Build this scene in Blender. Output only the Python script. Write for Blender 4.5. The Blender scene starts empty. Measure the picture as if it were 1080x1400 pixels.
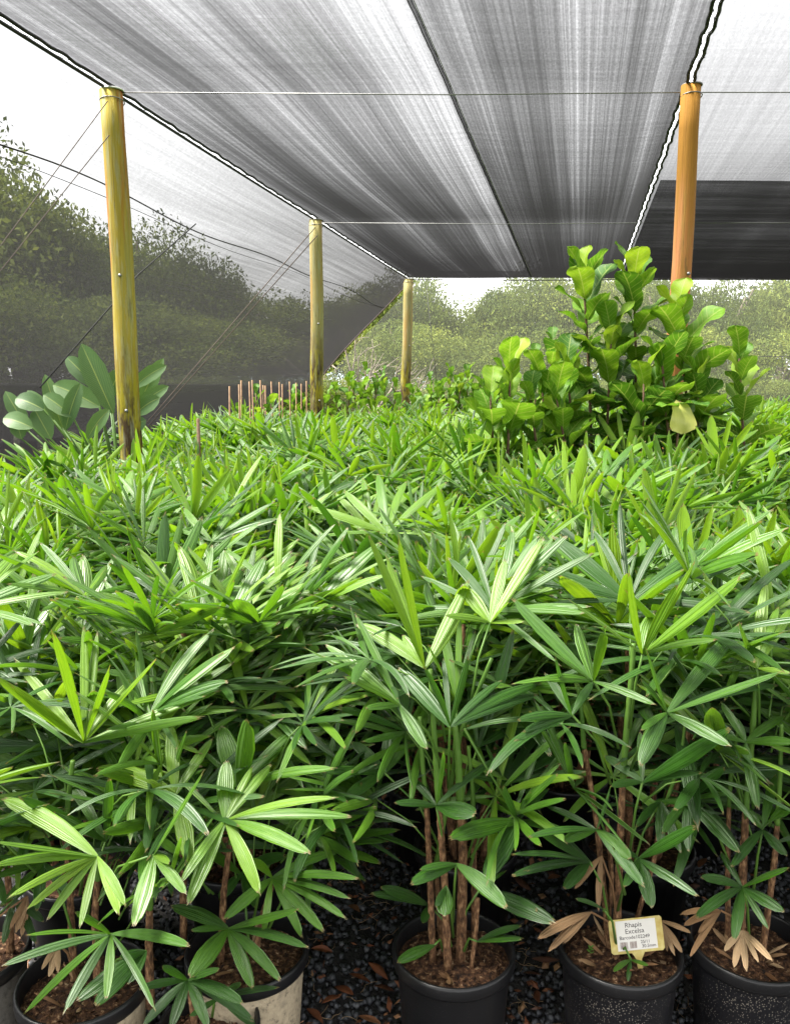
import bpy, math, random
import numpy as np
R = math.radians
random.seed(7); rng = np.random.default_rng(7)
SC = bpy.context.scene

# ------------------------------------------------------------ camera, sky, sun, exposure
PITCH, CAMH, FPX = R(8.6), 1.68, 1130.0
cd = bpy.data.cameras.new('camera'); cam = bpy.data.objects.new('camera', cd); SC.collection.objects.link(cam)
cam.location = (0, 0, CAMH); cam.rotation_euler = (R(90) - PITCH, 0, 0)
cd.sensor_fit = 'VERTICAL'; cd.sensor_height = 24; cd.lens = 24 * FPX / 1400; cd.clip_start = .05; cd.clip_end = 3000
SC.camera = cam
SUN_EL, SUN_AZ = R(57), R(-92)           # azimuth measured from +Y towards +X
w = bpy.data.worlds.new('World'); SC.world = w; w.use_nodes = True
nt = w.node_tree; bg = nt.nodes['Background']
sky = nt.nodes.new('ShaderNodeTexSky'); sky.sky_type = 'NISHITA'; sky.sun_disc = False
sky.sun_elevation = SUN_EL; sky.sun_rotation = SUN_AZ; sky.dust_density = 3; sky.air_density = 1.2
mx = nt.nodes.new('ShaderNodeMixRGB'); mx.inputs[0].default_value = .9
nt.links.new(sky.outputs[0], mx.inputs[1]); mx.inputs[2].default_value = (7.8, 7.75, 7.7, 1)   # a closed white cloud cover
nt.links.new(mx.outputs[0], bg.inputs[0]); bg.inputs[1].default_value = .068
sd = bpy.data.lights.new('sun', 'SUN'); sd.energy = 4.8; sd.angle = R(30); sd.color = (1, .96, .88)
so = bpy.data.objects.new('sun', sd); SC.collection.objects.link(so)
so.rotation_euler = (R(90) - SUN_EL, 0, R(180) - SUN_AZ); so.location = (0, 0, 30)
SC.view_settings.view_transform = 'Standard'; SC.view_settings.look = 'None'
SC.view_settings.exposure = 2.85; SC.view_settings.gamma = 1; SC.view_settings.use_curve_mapping = False
cy = SC.cycles
cy.max_bounces = 8; cy.diffuse_bounces = 3; cy.glossy_bounces = 2; cy.transmission_bounces = 4; cy.transparent_max_bounces = 12
cy.sample_clamp_indirect = 4; cy.use_denoising = True; cy.caustics_reflective = False; cy.caustics_refractive = False

def at(px, py, Y):
    x = (px - 540) / FPX; y = -(py - 700) / FPX; c, s = math.cos(PITCH), math.sin(PITCH)
    d = (x, c + y * s, -s + y * c); k = Y / d[1]
    return np.array((d[0] * k, Y, CAMH + d[2] * k))
def atz(px, py, z):
    x = (px - 540) / FPX; y = -(py - 700) / FPX; c, s = math.cos(PITCH), math.sin(PITCH)
    d = (x, c + y * s, -s + y * c); k = (z - CAMH) / d[2]
    return np.array((d[0] * k, d[1] * k, z))

# ------------------------------------------------------------ helpers
COL = SC.collection
def link(o, parent=None):
    COL.objects.link(o)
    if parent is not None: o.parent = parent
    return o
def tag(o, label=None, cat=None, group=None, kind=None):
    if label: o['label'] = label
    if cat: o['category'] = cat
    if group: o['group'] = group
    if kind: o['kind'] = kind
    return o
def empty(name, loc, rz=0):
    o = bpy.data.objects.new(name, None); o.location = loc; o.rotation_euler = (0, 0, rz); o.empty_display_size = .1
    return link(o)

class MB:
    """collects faces of one mesh; quads and tris, uv, tint"""
    def __init__(s): s.v = []; s.f = []; s.uv = []; s.t = []; s.n = 0; s.m = []
    def add(s, v, f, uv=None, tint=.5, mat=0):
        v = np.asarray(v, float); s.v.append(v)
        s.f += [tuple(i + s.n for i in q) for q in f]; s.m += [mat] * len(f)
        s.uv.append(np.asarray(uv, float) if uv is not None else v[:, :2]); s.t.append(np.full(len(v), tint)); s.n += len(v)
    def arrays(s): return np.vstack(s.v), s.f, np.vstack(s.uv), np.concatenate(s.t)
    def mesh(s, name, mats, smooth=True):
        me = bpy.data.meshes.new(name)
        v, f, uv, t = s.arrays()
        me.from_pydata(v.tolist(), [], f)
        for m in (mats if isinstance(mats, (list, tuple)) else [mats]): me.materials.append(m)
        li = np.empty(len(me.loops), np.int32); me.loops.foreach_get('vertex_index', li)
        ul = me.uv_layers.new(name='uv'); ul.data.foreach_set('uv', uv[li].ravel())
        a = me.attributes.new('tint', 'FLOAT', 'POINT'); a.data.foreach_set('value', t.astype(np.float32))
        if any(s.m): me.polygons.foreach_set('material_index', np.array(s.m, np.int32))
        me.polygons.foreach_set('use_smooth', np.full(len(f), smooth)); me.update()
        return me
    def obj(s, name, mats, parent=None, smooth=True):
        return link(bpy.data.objects.new(name, s.mesh(name, mats, smooth)), parent)

def nrm(a): a = np.asarray(a, float); return a / (np.linalg.norm(a) + 1e-9)
def tube(mb, pts, rad, n=6, tint=.5, cap=True, mat=0):
    pts = np.asarray(pts, float); k = len(pts); rad = np.broadcast_to(rad, (k,))
    tan = np.gradient(pts, axis=0); vs = []; uv = []; acc = 0
    ref = np.array((0, 0, 1.)) if abs(nrm(pts[-1] - pts[0])[2]) < .9 else np.array((1., 0, 0))
    for i in range(k):
        t = nrm(tan[i]); a = nrm(np.cross(ref, t)); b = np.cross(t, a)
        if i: acc += np.linalg.norm(pts[i] - pts[i - 1])
        for j in range(n):
            q = 2 * math.pi * j / n
            vs.append(pts[i] + rad[i] * (math.cos(q) * a + math.sin(q) * b)); uv.append((j / n, acc))
    f = [(i * n + j, i * n + (j + 1) % n, (i + 1) * n + (j + 1) % n, (i + 1) * n + j) for i in range(k - 1) for j in range(n)]
    if cap: f += [tuple(range(n))[::-1], tuple((k - 1) * n + j for j in range(n))]
    mb.add(vs, f, uv, tint, mat)
def lathe(mb, prof, n=48, tint=.5, c=(0, 0, 0), mat=0, wob=0):
    vs = []; uv = []
    for i, (r, z) in enumerate(prof):
        for j in range(n):
            q = 2 * math.pi * j / n; rr = r * (1 + wob * math.sin(3 * q + 1) + wob * .6 * math.sin(5 * q))
            vs.append((c[0] + rr * math.cos(q), c[1] + rr * math.sin(q), c[2] + z)); uv.append((j / n, z))
    mb.add(vs, [(i * n + j, i * n + (j + 1) % n, (i + 1) * n + (j + 1) % n, (i + 1) * n + j) for i in range(len(prof) - 1) for j in range(n)], uv, tint, mat)
def box(mb, a, b, tint=.5, mat=0):
    (x0, y0, z0), (x1, y1, z1) = a, b
    v = [(x0, y0, z0), (x1, y0, z0), (x1, y1, z0), (x0, y1, z0), (x0, y0, z1), (x1, y0, z1), (x1, y1, z1), (x0, y1, z1)]
    mb.add(v, [(0, 3, 2, 1), (4, 5, 6, 7), (0, 1, 5, 4), (1, 2, 6, 5), (2, 3, 7, 6), (3, 0, 4, 7)], None, tint, mat)

# ------------------------------------------------------------ materials
class NT:
    def __init__(s, name):
        s.m = bpy.data.materials.new(name); s.m.use_nodes = True; s.t = s.m.node_tree; s.b = s.t.nodes['Principled BSDF']; s.out = s.t.nodes['Material Output']
    def n(s, typ, **kw):
        x = s.t.nodes.new('ShaderNode' + typ)
        for k, v in kw.items(): setattr(x, k, v)
        return x
    def l(s, a, b): s.t.links.new(a, b)
    def setin(s, sock, v):
        if hasattr(v, 'node'): s.l(v, sock)
        else: sock.default_value = v
    def math(s, op, a, b=0., c=None):
        x = s.n('Math', operation=op); s.setin(x.inputs[0], a); s.setin(x.inputs[1], b)
        if c is not None: s.setin(x.inputs[2], c)
        return x.outputs[0]
    def noise(s, vec, scale, detail=3, rough=.5):
        x = s.n('TexNoise'); x.inputs['Scale'].default_value = scale; x.inputs['Detail'].default_value = detail; x.inputs['Roughness'].default_value = rough
        if vec is not None: s.l(vec, x.inputs['Vector'])
        return x.outputs[0]
    def ramp(s, fac, stops):
        x = s.n('ValToRGB'); e = x.color_ramp.elements
        while len(e) < len(stops): e.new(.5)
        for el, (p, c) in zip(e, stops): el.position = p; el.color = (*c, 1) if len(c) == 3 else c
        s.l(fac, x.inputs[0]); return x.outputs[0]
    def mapping(s, vec, sc):
        x = s.n('Mapping'); s.l(vec, x.inputs[0]); x.inputs['Scale'].default_value = sc; return x.outputs[0]
    def mix(s, f, a, b, mode='MIX'):
        x = s.n('MixRGB', blend_type=mode); s.setin(x.inputs[0], f); s.setin(x.inputs[1], a); s.setin(x.inputs[2], b); return x.outputs[0]
    def bump(s, h, strength=.3, dist=.01):
        x = s.n('Bump'); x.inputs['Strength'].default_value = strength; x.inputs['Distance'].default_value = dist; s.l(h, x.inputs['Height']); s.l(x.outputs[0], s.b.inputs['Normal']); return x.outputs[0]
def c4(c): return (*c, 1)

def leaf_mat(name, stops, rough=.38, trans=.32, ribs=9, spec=.5, edge=True, rnd=.5, tcol=(1.0, 1.0, .45), streak=.6, veins=0, coat=.12, sheen=0.):
    m = NT(name); at_ = m.n('Attribute'); at_.attribute_name = 'tint'
    oi = m.n('ObjectInfo'); uv = m.n('UVMap').outputs[0]
    f = m.math('ADD', at_.outputs['Fac'], m.math('MULTIPLY', m.math('SUBTRACT', oi.outputs['Random'], .5), rnd * .35))
    f = m.math('ADD', f, m.math('MULTIPLY', m.math('SUBTRACT', m.noise(m.mapping(uv, (3, 4, 1)), 2.5, 2), .5), .3))
    col = m.ramp(f, stops)
    sx = m.n('SeparateXYZ'); m.l(uv, sx.inputs[0])
    wv = m.math('SINE', m.math('MULTIPLY', sx.outputs[0], ribs * 6.283))
    fine = m.noise(m.mapping(uv, (38, 1.2, 1)), 1., 2)
    col = m.mix(m.math('MULTIPLY', m.math('ADD', m.math('MULTIPLY', wv, .35), fine), streak), col, m.mix(1., col, (.55, .62, .5, 1), 'MULTIPLY'))
    if veins:  # midrib and side veins, paler than the blade
        ax_ = m.math('ABSOLUTE', m.math('SUBTRACT', sx.outputs[0], .5)); v1 = m.math('LESS_THAN', ax_, .022)
        v2 = m.math('GREATER_THAN', m.math('SINE', m.math('MULTIPLY', m.math('SUBTRACT', sx.outputs[1], m.math('MULTIPLY', ax_, .42)), veins * 6.283)), .93)
        vv = m.math('MAXIMUM', v1, m.math('MULTIPLY', v2, .6)); col = m.mix(m.math('MULTIPLY', vv, .8), col, (.30, .38, .10, 1)); wv = m.math('MULTIPLY', vv, -1.)
    if edge:   # dry brown tips, worn by age
        tip = m.ramp(m.math('ADD', sx.outputs[1], m.math('MULTIPLY', m.math('SUBTRACT', m.noise(uv, 9, 2), .5), .05)), [(.965, (0, 0, 0)), (.985, (1, 1, 1))])
        col = m.mix(tip, col, (.20, .15, .05, 1))
    m.l(col, m.b.inputs['Base Color']); m.b.inputs['Specular IOR Level'].default_value = spec
    m.l(m.math('ADD', m.math('MULTIPLY', fine, .16), rough - .08), m.b.inputs['Roughness'])
    bn = m.bump(m.math('ADD', m.math('MULTIPLY', wv, .6), fine), .5, .003)
    m.b.inputs['Sheen Weight'].default_value = sheen; m.b.inputs['Sheen Roughness'].default_value = .4; m.b.inputs['Sheen Tint'].default_value = (.85, 1, .75, 1); m.b.inputs['Coat Weight'].default_value = coat; m.b.inputs['Coat Roughness'].default_value = .3
    tr = m.n('BsdfTranslucent'); m.l(m.mix(1., m.mix(.0, col, col), c4(tcol), 'MULTIPLY'), tr.inputs[0])
    ga = m.n('Gamma'); m.l(tr.inputs[0].links[0].from_socket, ga.inputs[0]); ga.inputs[1].default_value = .82; m.l(ga.outputs[0], tr.inputs[0])
    ms = m.n('MixShader'); ms.inputs[0].default_value = trans; m.l(m.b.outputs[0], ms.inputs[1]); m.l(tr.outputs[0], ms.inputs[2]); m.l(ms.outputs[0], m.out.inputs[0])
    return m.m
M = {}
M['palm'] = leaf_mat('palm_leaf', [(0, (.012, .050, .004)), (.35, (.031, .118, .005)), (.65, (.088, .232, .006)), (1, (.215, .385, .010))], rough=.40, trans=.40, spec=.75, sheen=.13)
M['fig'] = leaf_mat('fig_leaf', [(0, (.02, .07, .008)), (.4, (.045, .14, .010)), (.75, (.11, .25, .012)), (1, (.24, .37, .02))], rough=.5, trans=.40, ribs=1, edge=False, streak=.15, veins=8, coat=0, spec=.32)
M['paddle'] = leaf_mat('paddle_leaf', [(0, (.03, .10, .03)), (1, (.10, .21, .06))], rough=.45, trans=.25, ribs=1, edge=False, veins=26, coat=0)
M['tree'] = leaf_mat('tree_leaf', [(0, (.018, .032, .010)), (.5, (.075, .105, .022)), (1, (.185, .215, .045))], rough=.8, trans=.28, edge=False, streak=.1, rnd=.6, spec=.1, coat=0)
M['dry'] = leaf_mat('dry_leaf', [(0, (.16, .07, .035)), (.5, (.32, .18, .09)), (1, (.48, .33, .20))], rough=.7, trans=.12, edge=False, spec=.2, tcol=(1, .8, .6), rnd=.4)
M['litter'] = leaf_mat('fallen_leaf', [(0, (.07, .03, .018)), (.5, (.19, .06, .025)), (1, (.30, .17, .09))], rough=.6, trans=.08, edge=False, spec=.3, tcol=(1, .7, .5), rnd=.9, ribs=1)
M['weed'] = leaf_mat('weed_leaf', [(0, (.05, .16, .02)), (1, (.12, .3, .03))], edge=False)

def simple(name, stops, scale=20, rough=.7, bump=.3, bd=.004, spec=.3, mp=(1, 1, 1), detail=5, co='Object'):
    m = NT(name); tc = m.n('TexCoord').outputs[co]; nz = m.noise(m.mapping(tc, mp), scale, detail, .6)
    m.l(m.ramp(nz, stops), m.b.inputs['Base Color']); m.b.inputs['Roughness'].default_value = rough; m.b.inputs['Specular IOR Level'].default_value = spec
    if bump: m.bump(nz, bump, bd)
    return m
M['cane'] = simple('cane_bark', [(.32, (.030, .015, .007)), (.5, (.12, .058, .026)), (.68, (.29, .17, .085))], 120, .8, 1, .006, mp=(1, 1, .45)).m
M['stem'] = simple('green_stem', [(.3, (.04, .10, .015)), (.7, (.10, .19, .03))], 20, .45, .1, mp=(1, 1, .2)).m
M['twig'] = simple('twig_bark', [(.3, (.06, .035, .02)), (.7, (.16, .10, .06))], 40, .8, .5).m
M['bare'] = simple('bare_branch', [(.3, (.10, .08, .06)), (.7, (.21, .175, .14))], 8, .8, .3).m
M['trunk'] = simple('tree_bark', [(.3, (.05, .04, .03)), (.7, (.16, .13, .10))], 8, .9, .6, .02).m
M['bamboo'] = simple('stake_cane', [(.3, (.12, .06, .03)), (.7, (.26, .16, .08))], 14, .6, .1).m
M['soil'] = simple('potting_soil', [(.35, (.012, .006, .004)), (.5, (.055, .025, .012)), (.6, (.13, .066, .033)), (.68, (.36, .25, .15))], 75, .95, 1, .012).m
M['ground'] = simple('gravel_ground', [(.3, (.010, .010, .011)), (.55, (.035, .033, .033)), (.75, (.075, .068, .062))], 55, .85, 1, .015).m
m = simple('gravel_stone', [(.3, (.028, .03, .034)), (.7, (.065, .068, .074))], 30, .62, .5, .002, .45); at_ = m.n('Attribute'); at_.attribute_name = 'tint'
col = m.ramp(at_.outputs['Fac'], [(0, (.018, .019, .022)), (.5, (.06, .064, .072)), (.85, (.16, .16, .17)), (1, (.34, .33, .31))]); m.l(m.mix(.5, m.b.inputs['Base Color'].links[0].from_socket, col, 'MIX'), m.b.inputs['Base Color']); M['stone'] = m.m
def pot_mat(name, base, speck, crust=None):
    m = NT(name); tc = m.n('TexCoord').outputs['Object']; vo = m.n('TexVoronoi'); vo.inputs['Scale'].default_value = 190; m.l(tc, vo.inputs['Vector'])
    sz = m.noise(tc, 9, 2); lim = m.math('MULTIPLY', sz, speck)
    sp = m.math('LESS_THAN', vo.outputs['Distance'], lim)
    big = m.noise(tc, 5, 4); colr = m.mix(big, c4(base), c4([b * 2.2 for b in base]))
    colr = m.mix(m.math('MULTIPLY', sp, .7), colr, (.22, .20, .17, 1))
    if crust:
        n1 = m.noise(tc, 70, 4, .7); n2 = m.noise(tc, 7, 3)
        cc = m.ramp(n1, [(.3, tuple(.35 * x for x in crust)), (.45, crust), (.75, tuple(min(1, 1.35 * x) for x in crust))])
        sxx = m.n('SeparateXYZ'); m.l(tc, sxx.inputs[0])
        msk = m.ramp(m.math('ADD', n2, m.math('MULTIPLY', sxx.outputs[2], -.3)), [(.22, (0, 0, 0)), (.34, (1, 1, 1))])
        colr = m.mix(msk, colr, cc); m.l(m.math('ADD', m.math('MULTIPLY', msk, .45), .42), m.b.inputs['Roughness']); m.bump(n1, .8, .004)
    else:
        m.b.inputs['Specular IOR Level'].default_value = .35; m.bump(m.noise(m.mapping(tc, (1, 1, 6)), 14, 3), .12, .003)
        m.l(m.math('ADD', m.math('MULTIPLY', m.noise(tc, 6, 4), .3), .22), m.b.inputs['Roughness'])
    m.l(colr, m.b.inputs['Base Color']); return m.m
M['pot'] = pot_mat('black_pot_plastic', (.005, .005, .0055), .12)
M['pot_speck'] = pot_mat('speckled_pot_plastic', (.005, .005, .006), .42)
M['pot_tan'] = pot_mat('crusted_pot_tan', (.012, .012, .012), .3, (.34, .28, .19))
M['pot_grey'] = pot_mat('crusted_pot_grey', (.012, .012, .012), .3, (.10, .095, .085))

# treated pine post: yellow green algae, rusty orange streaks, foot blotched with brown
def post_mat(name, a, b, c, foot):
    m = NT(name); tc = m.n('TexCoord').outputs['Object']; g = m.noise(m.mapping(tc, (9, 9, .5)), 2.2, 5, .6); h = m.noise(m.mapping(tc, (5, 5, .35)), 2, 3)
    fine = m.noise(m.mapping(tc, (80, 80, 3)), 1.2, 3)
    col = m.ramp(g, [(.3, a), (.5, b), (.64, b), (.8, c)])
    col = m.mix(m.ramp(h, [(.5, (0, 0, 0)), (.62, (1, 1, 1))]), col, c4(c))
    col = m.mix(m.math('MULTIPLY', fine, .6), col, m.mix(1., col, (.45, .42, .35, 1), 'MULTIPLY'))
    bl = m.noise(m.mapping(tc, (7, 7, 1.6)), 1.6, 4, .7)
    col = m.mix(m.math('MULTIPLY', m.ramp(bl, [(.60, (0, 0, 0)), (.70, (1, 1, 1))]), .65), col, (.07, .05, .025, 1))
    if foot:
        sx = m.n('SeparateXYZ'); m.l(tc, sx.inputs[0])
        zz = m.math('ADD', sx.outputs[2], m.math('MULTIPLY', m.math('SUBTRACT', bl, .5), .9))
        col = m.mix(m.ramp(m.math('MULTIPLY', zz, .25), [(foot * .25, (1, 1, 1)), ((foot + .6) * .25, (0, 0, 0))]), col, m.mix(m.ramp(bl, [(.45, (0, 0, 0)), (.55, (1, 1, 1))]), (.26, .22, .012, 1), (.05, .03, .012, 1)))
    crack = m.ramp(m.noise(m.mapping(tc, (55, 55, .8)), 1.3, 5, .75), [(.60, (0, 0, 0)), (.66, (1, 1, 1))])
    col = m.mix(m.math('MULTIPLY', crack, .6), col, (.05, .035, .015, 1))
    grey = m.ramp(m.noise(m.mapping(tc, (12, 12, 1.2)), 3, 5, .7), [(.5, (0, 0, 0)), (.65, (1, 1, 1))]); col = m.mix(m.math('MULTIPLY', grey, .45), col, (.36, .37, .25, 1) if foot else (.30, .22, .06, 1))
    if not foot:
        sx = m.n('SeparateXYZ'); m.l(tc, sx.inputs[0]); col = m.mix(m.ramp(m.math('ADD', m.math('MULTIPLY', sx.outputs[2], .25), m.math('MULTIPLY', m.math('SUBTRACT', g, .5), .25)), [(.66, (0, 0, 0)), (.80, (1, 1, 1))]), col, m.mix(m.math('MULTIPLY', h, .9), (.36, .17, .02, 1), (.16, .08, .015, 1)))
    m.l(col, m.b.inputs['Base Color']); m.b.inputs['Roughness'].default_value = .82; m.b.inputs['Specular IOR Level'].default_value = .25; m.bump(m.math('ADD', fine, crack), .6, .006)
    return m.m
M['post_yellow'] = post_mat('mossy_treated_pine', (.27, .28, .10), (.40, .31, .04), (.40, .17, .03), 1.5)
M['post_pale'] = post_mat('pale_treated_pine', (.30, .31, .16), (.40, .34, .13), (.38, .25, .08), 1.95)
M['post_orange'] = post_mat('orange_treated_pine', (.26, .17, .035), (.40, .17, .05), (.47, .20, .09), 0)
m = NT('steel_wire'); m.b.inputs['Base Color'].default_value = (.22, .22, .22, 1); m.b.inputs['Metallic'].default_value = .8; m.b.inputs['Roughness'].default_value = .5; M['wire'] = m.m
m = NT('black_cord'); m.b.inputs['Base Color'].default_value = (.012, .012, .014, 1); m.b.inputs['Roughness'].default_value = .8; M['cord'] = m.m
m = NT('white_cord'); m.b.inputs['Base Color'].default_value = (.72, .72, .70, 1); m.b.inputs['Roughness'].default_value = .8; M['whitecord'] = m.m
m = NT('rusty_guy_rope'); m.b.inputs['Base Color'].default_value = (.07, .05, .04, 1); m.b.inputs['Roughness'].default_value = .8; M['guy'] = m.m

# knitted shade net: holes let the sky through; threads have thickness, so the open share falls as exp(-tau / cos)
def net_mat(name, tau, streak, thread, uvs=(5., .018), cross=.22, fineamt=.5, tr=.2, cs=(.5, 14), wide=2.0):
    m = NT(name); uv = m.n('UVMap').outputs[0]
    g = m.n('NewGeometry'); dp = m.n('VectorMath', operation='DOT_PRODUCT'); m.l(g.outputs['Normal'], dp.inputs[0]); m.l(g.outputs['Incoming'], dp.inputs[1])
    c = m.math('MAXIMUM', m.math('ABSOLUTE', dp.outputs['Value']), .05)
    s1 = m.noise(m.mapping(uv, (uvs[0] * .36, uvs[1], 1)), 1., 3, .6)
    s2 = m.noise(m.mapping(uv, (uvs[0] * 7, uvs[1] * 5, 1)), 1., 5, .8)
    s3 = m.noise(m.mapping(uv, (*cs, 1)), 1., 6, .85)
    s4 = m.noise(m.mapping(uv, (70, 22, 1)), 1., 2, .8)
    t = m.math('ADD', m.math('MULTIPLY', m.math('SUBTRACT', s1, .5), streak * wide), m.math('MULTIPLY', m.math('SUBTRACT', s2, .5), streak * 2.2))
    t = m.math('ADD', t, m.math('MULTIPLY', m.math('SUBTRACT', s3, .5), cross * 2)); t = m.math('ADD', t, m.math('MULTIPLY', m.math('SUBTRACT', s4, .5), fineamt))
    t = m.math('MULTIPLY', m.math('MAXIMUM', m.math('ADD', t, 1.), .15), tau)
    T = m.math('POWER', 2.71828, m.math('MULTIPLY', m.math('DIVIDE', t, c), -1.))
    tp = m.n('BsdfTransparent'); df = m.n('BsdfDiffuse'); df.inputs[0].default_value = c4(thread); tl = m.n('BsdfTranslucent'); tl.inputs[0].default_value = c4([x * tr for x in thread])
    ad = m.n('AddShader'); m.l(df.outputs[0], ad.inputs[0]); m.l(tl.outputs[0], ad.inputs[1])
    ms = m.n('MixShader'); m.l(T, ms.inputs[0]); m.l(ad.outputs[0], ms.inputs[1]); m.l(tp.outputs[0], ms.inputs[2]); m.l(ms.outputs[0], m.out.inputs[0])
    return m.m
M['net'] = net_mat('black_shade_net', .65, .75, (.019, .0185, .020), wide=3.2)
M['net_mid'] = net_mat('black_shade_net_dense', .78, .65, (.019, .0185, .020), wide=2.6)
M['net_light'] = net_mat('black_shade_net_open', .46, .3, (.035, .034, .038))
M['net_dark'] = net_mat('doubled_shade_net', .46, .15, (.014, .0135, .015), cross=1.5, cs=(.12, 1.7))
M['net_wall'] = net_mat('side_shade_net', .72, .45, (.035, .034, .036), uvs=(3, .05), cross=.12)
M['net_skirt'] = net_mat('side_net_skirt', .34, .15, (.03, .029, .032), uvs=(2, .2))
M['net_back'] = net_mat('end_windbreak_net', .40, .12, (.13, .13, .115), uvs=(2, .3), cross=.1, tr=.7)

# ------------------------------------------------------------ setting: ground, hill
SL = .22                                         # rows and cloth run along (.22, 1)
def ridge(x0, y): return x0 + SL * (y - 6.1)
XL, XM, XR, ZR = -1.96, .37, 2.02, 3.73
mb = MB(); mb.add([(-900, -300, 0), (900, -300, 0), (900, 1500, 0), (-900, 1500, 0)], [(0, 1, 2, 3)])
tag(mb.obj('ground', simple('outside_grass', [(.3, (.03, .05, .012)), (.7, (.09, .10, .035))], 3, .9, .3).m), kind='structure')
mb = MB(); mb.add([(-7.5, -5, .004), (16, -5, .004), (19, 17, .004), (-3.6, 17, .004)], [(0, 1, 2, 3)])
tag(mb.obj('gravel_floor', M['ground']), kind='structure')
mb = MB(); xs = np.linspace(-300, 400, 60); v = []
for i, x in enumerate(xs):
    h = 34 * math.exp(-((x - 20) / 150) ** 2) + 3 * math.sin(x * .05) + 2 * math.sin(x * .13)
    v += [(x, 420, -1), (x, 470, h * .6), (x, 560, h)]
mb.add(v, [(i * 3 + k, i * 3 + 3 + k, i * 3 + 4 + k, i * 3 + 1 + k) for i in range(59) for k in range(2)])
tag(mb.obj('hill', simple('hazed_wooded_hill', [(.3, (.16, .21, .22)), (.7, (.22, .27, .28))], .05, .9, 0).m), kind='structure')  # distance haze is mixed into the hill's blue grey colour

# ------------------------------------------------------------ shade cloth structure
WY = [-4.2, 1.6, 6.1, 10.7, 16.2]
def sag(y):
    for a, b in zip(WY, WY[1:]):
        if a <= y <= b:
            s = (y - a) / (b - a); return .05 * 4 * s * (1 - s)
    return 0
def cloth(name, x0, x1, y0, y1, mat, label, nx=16, ny=60, dz=0., wx=True):
    """a roof sheet between two seam lines; x0, x1 are the seams at y = 6.1"""
    mb = MB(); v = []; uv = []
    for j in range(ny + 1):
        y = y0 + (y1 - y0) * j / ny
        for i in range(nx + 1):
            u = i / nx; x = ridge(x0 + (x1 - x0) * u, y)
            edge = .15 + .85 * min(1, 4 * u * (1 - u) * 1.3)
            z = ZR + dz - sag(y) * edge - .006 * math.sin(x * 2.1 + y * .7) * math.sin(y * 1.3)
            v.append((x, y, z)); uv.append((x0 + (x1 - x0) * u, y))
    mb.add(v, [(j * (nx + 1) + i, j * (nx + 1) + i + 1, (j + 1) * (nx + 1) + i + 1, (j + 1) * (nx + 1) + i) for j in range(ny) for i in range(nx)], uv)
    return tag(mb.obj(name, mat), label, 'shade cloth', 'shade cloth roof sheets')
g = .022
rc1 = cloth('roof_cloth', XL + g, XM + .012, -4.2, 16.2, M['net'], 'streaked black shade cloth roof sheet between the left posts and the thin double seam')
rc2 = cloth('roof_cloth', XM - .012, XR - g, -4.2, 16.2, M['net_mid'], 'darker streaked shade cloth roof sheet between the thin double seam and the laced white gap', dz=-.004)
rc3 = cloth('roof_cloth', XR + g, 14, -4.2, 16.2, M['net_light'], 'pale open shade cloth roof sheet right of the laced white gap and orange post', 30)
rc4 = cloth('roof_cloth', XR + g + .03, 14, 8.5, 16.2, M['net_dark'], 'dark cross striped shade cloth layer under the far end of the right roof', 30, 40, -.03)
def hem(parent, xb, mat=M['cord'], r=.011, y0=-4.2, y1=16.2, wav=.004, dz=0):
    mb = MB(); pts = []
    for y in np.arange(y0, y1 + .01, .05):
        pts.append((ridge(xb, y) + wav * math.sin(y * 14) + wav * .7 * math.sin(y * 31), y, ZR - sag(y) * .15 - .006 * math.sin(ridge(xb, y) * 2.1 + y * .7) * math.sin(y * 1.3) + dz + wav * math.sin(y * 23)))
    tube(mb, pts, r, 6); return mb.obj('hem_cord', mat, parent)
hem(rc1, XL + g); hem(rc1, XM - .012, r=.003, wav=.001); hem(rc2, XM + .012, r=.003, wav=.001); hem(rc2, XR - g, r=.012, wav=.0045); hem(rc3, XR + g, r=.012, wav=.005)
hem(rc1, XM + .024, M['wire'], .003, dz=-.008, wav=.0)
# lacing over the gaps
def lacing(parent, xc, half, step, zoff=0):
    mb = MB()
    for k, y in enumerate(np.arange(-1, 16.2, step)):
        z = ZR - sag(y) * .15 - .006 * math.sin(ridge(xc, y) * 2.1 + y * .7) * math.sin(y * 1.3) - .004
        s = 1 if k % 2 else -1
        tube(mb, [(ridge(xc, y) - half * s, y - step * .3, z), (ridge(xc, y), y, z - .004), (ridge(xc, y) + half * s, y + step * .3, z)], .0022, 4)
    return tag(mb.obj('lacing', M['cord'], parent), kind='stuff')
lacing(rc1, XL, .028, .16); lacing(rc2, XR, .026, .22)

# left wall cloth leans out from the ridge wire to the ground
WD = nrm((-1.0, 0, -1.06))
def wallpt(s, y, bulge=True):                    # s: metres down the slope from the ridge line
    z0 = ZR - .01 - sag(y) * .15; b = .05 * math.sin(y * .9 + s) * math.sin(s * 1.2) if bulge else 0
    tot = z0 / -WD[2]; k = min(1, s / 5.12) * tot
    return (ridge(XL - g, y) + WD[0] * k + b * .7, y + .0, max(.0, z0 + WD[2] * k - b * .5))
def wall_sheet(name, s0, s1, mat, label, off=0.):
    mb = MB(); v = []; uv = []; ns, ny = 14, 60
    for j in range(ny + 1):
        y = -3 + (16.4 + 3) * j / ny
        for i in range(ns + 1):
            s = s0 + (s1 - s0) * i / ns; p = wallpt(s, y); v.append((p[0] - off, p[1], p[2])); uv.append((s, y))
    mb.add(v, [(j * (ns + 1) + i, j * (ns + 1) + i + 1, (j + 1) * (ns + 1) + i + 1, (j + 1) * (ns + 1) + i) for j in range(ny) for i in range(ns)], uv)
    return tag(mb.obj(name, mat), label, 'shade cloth', 'side cloths')
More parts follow.
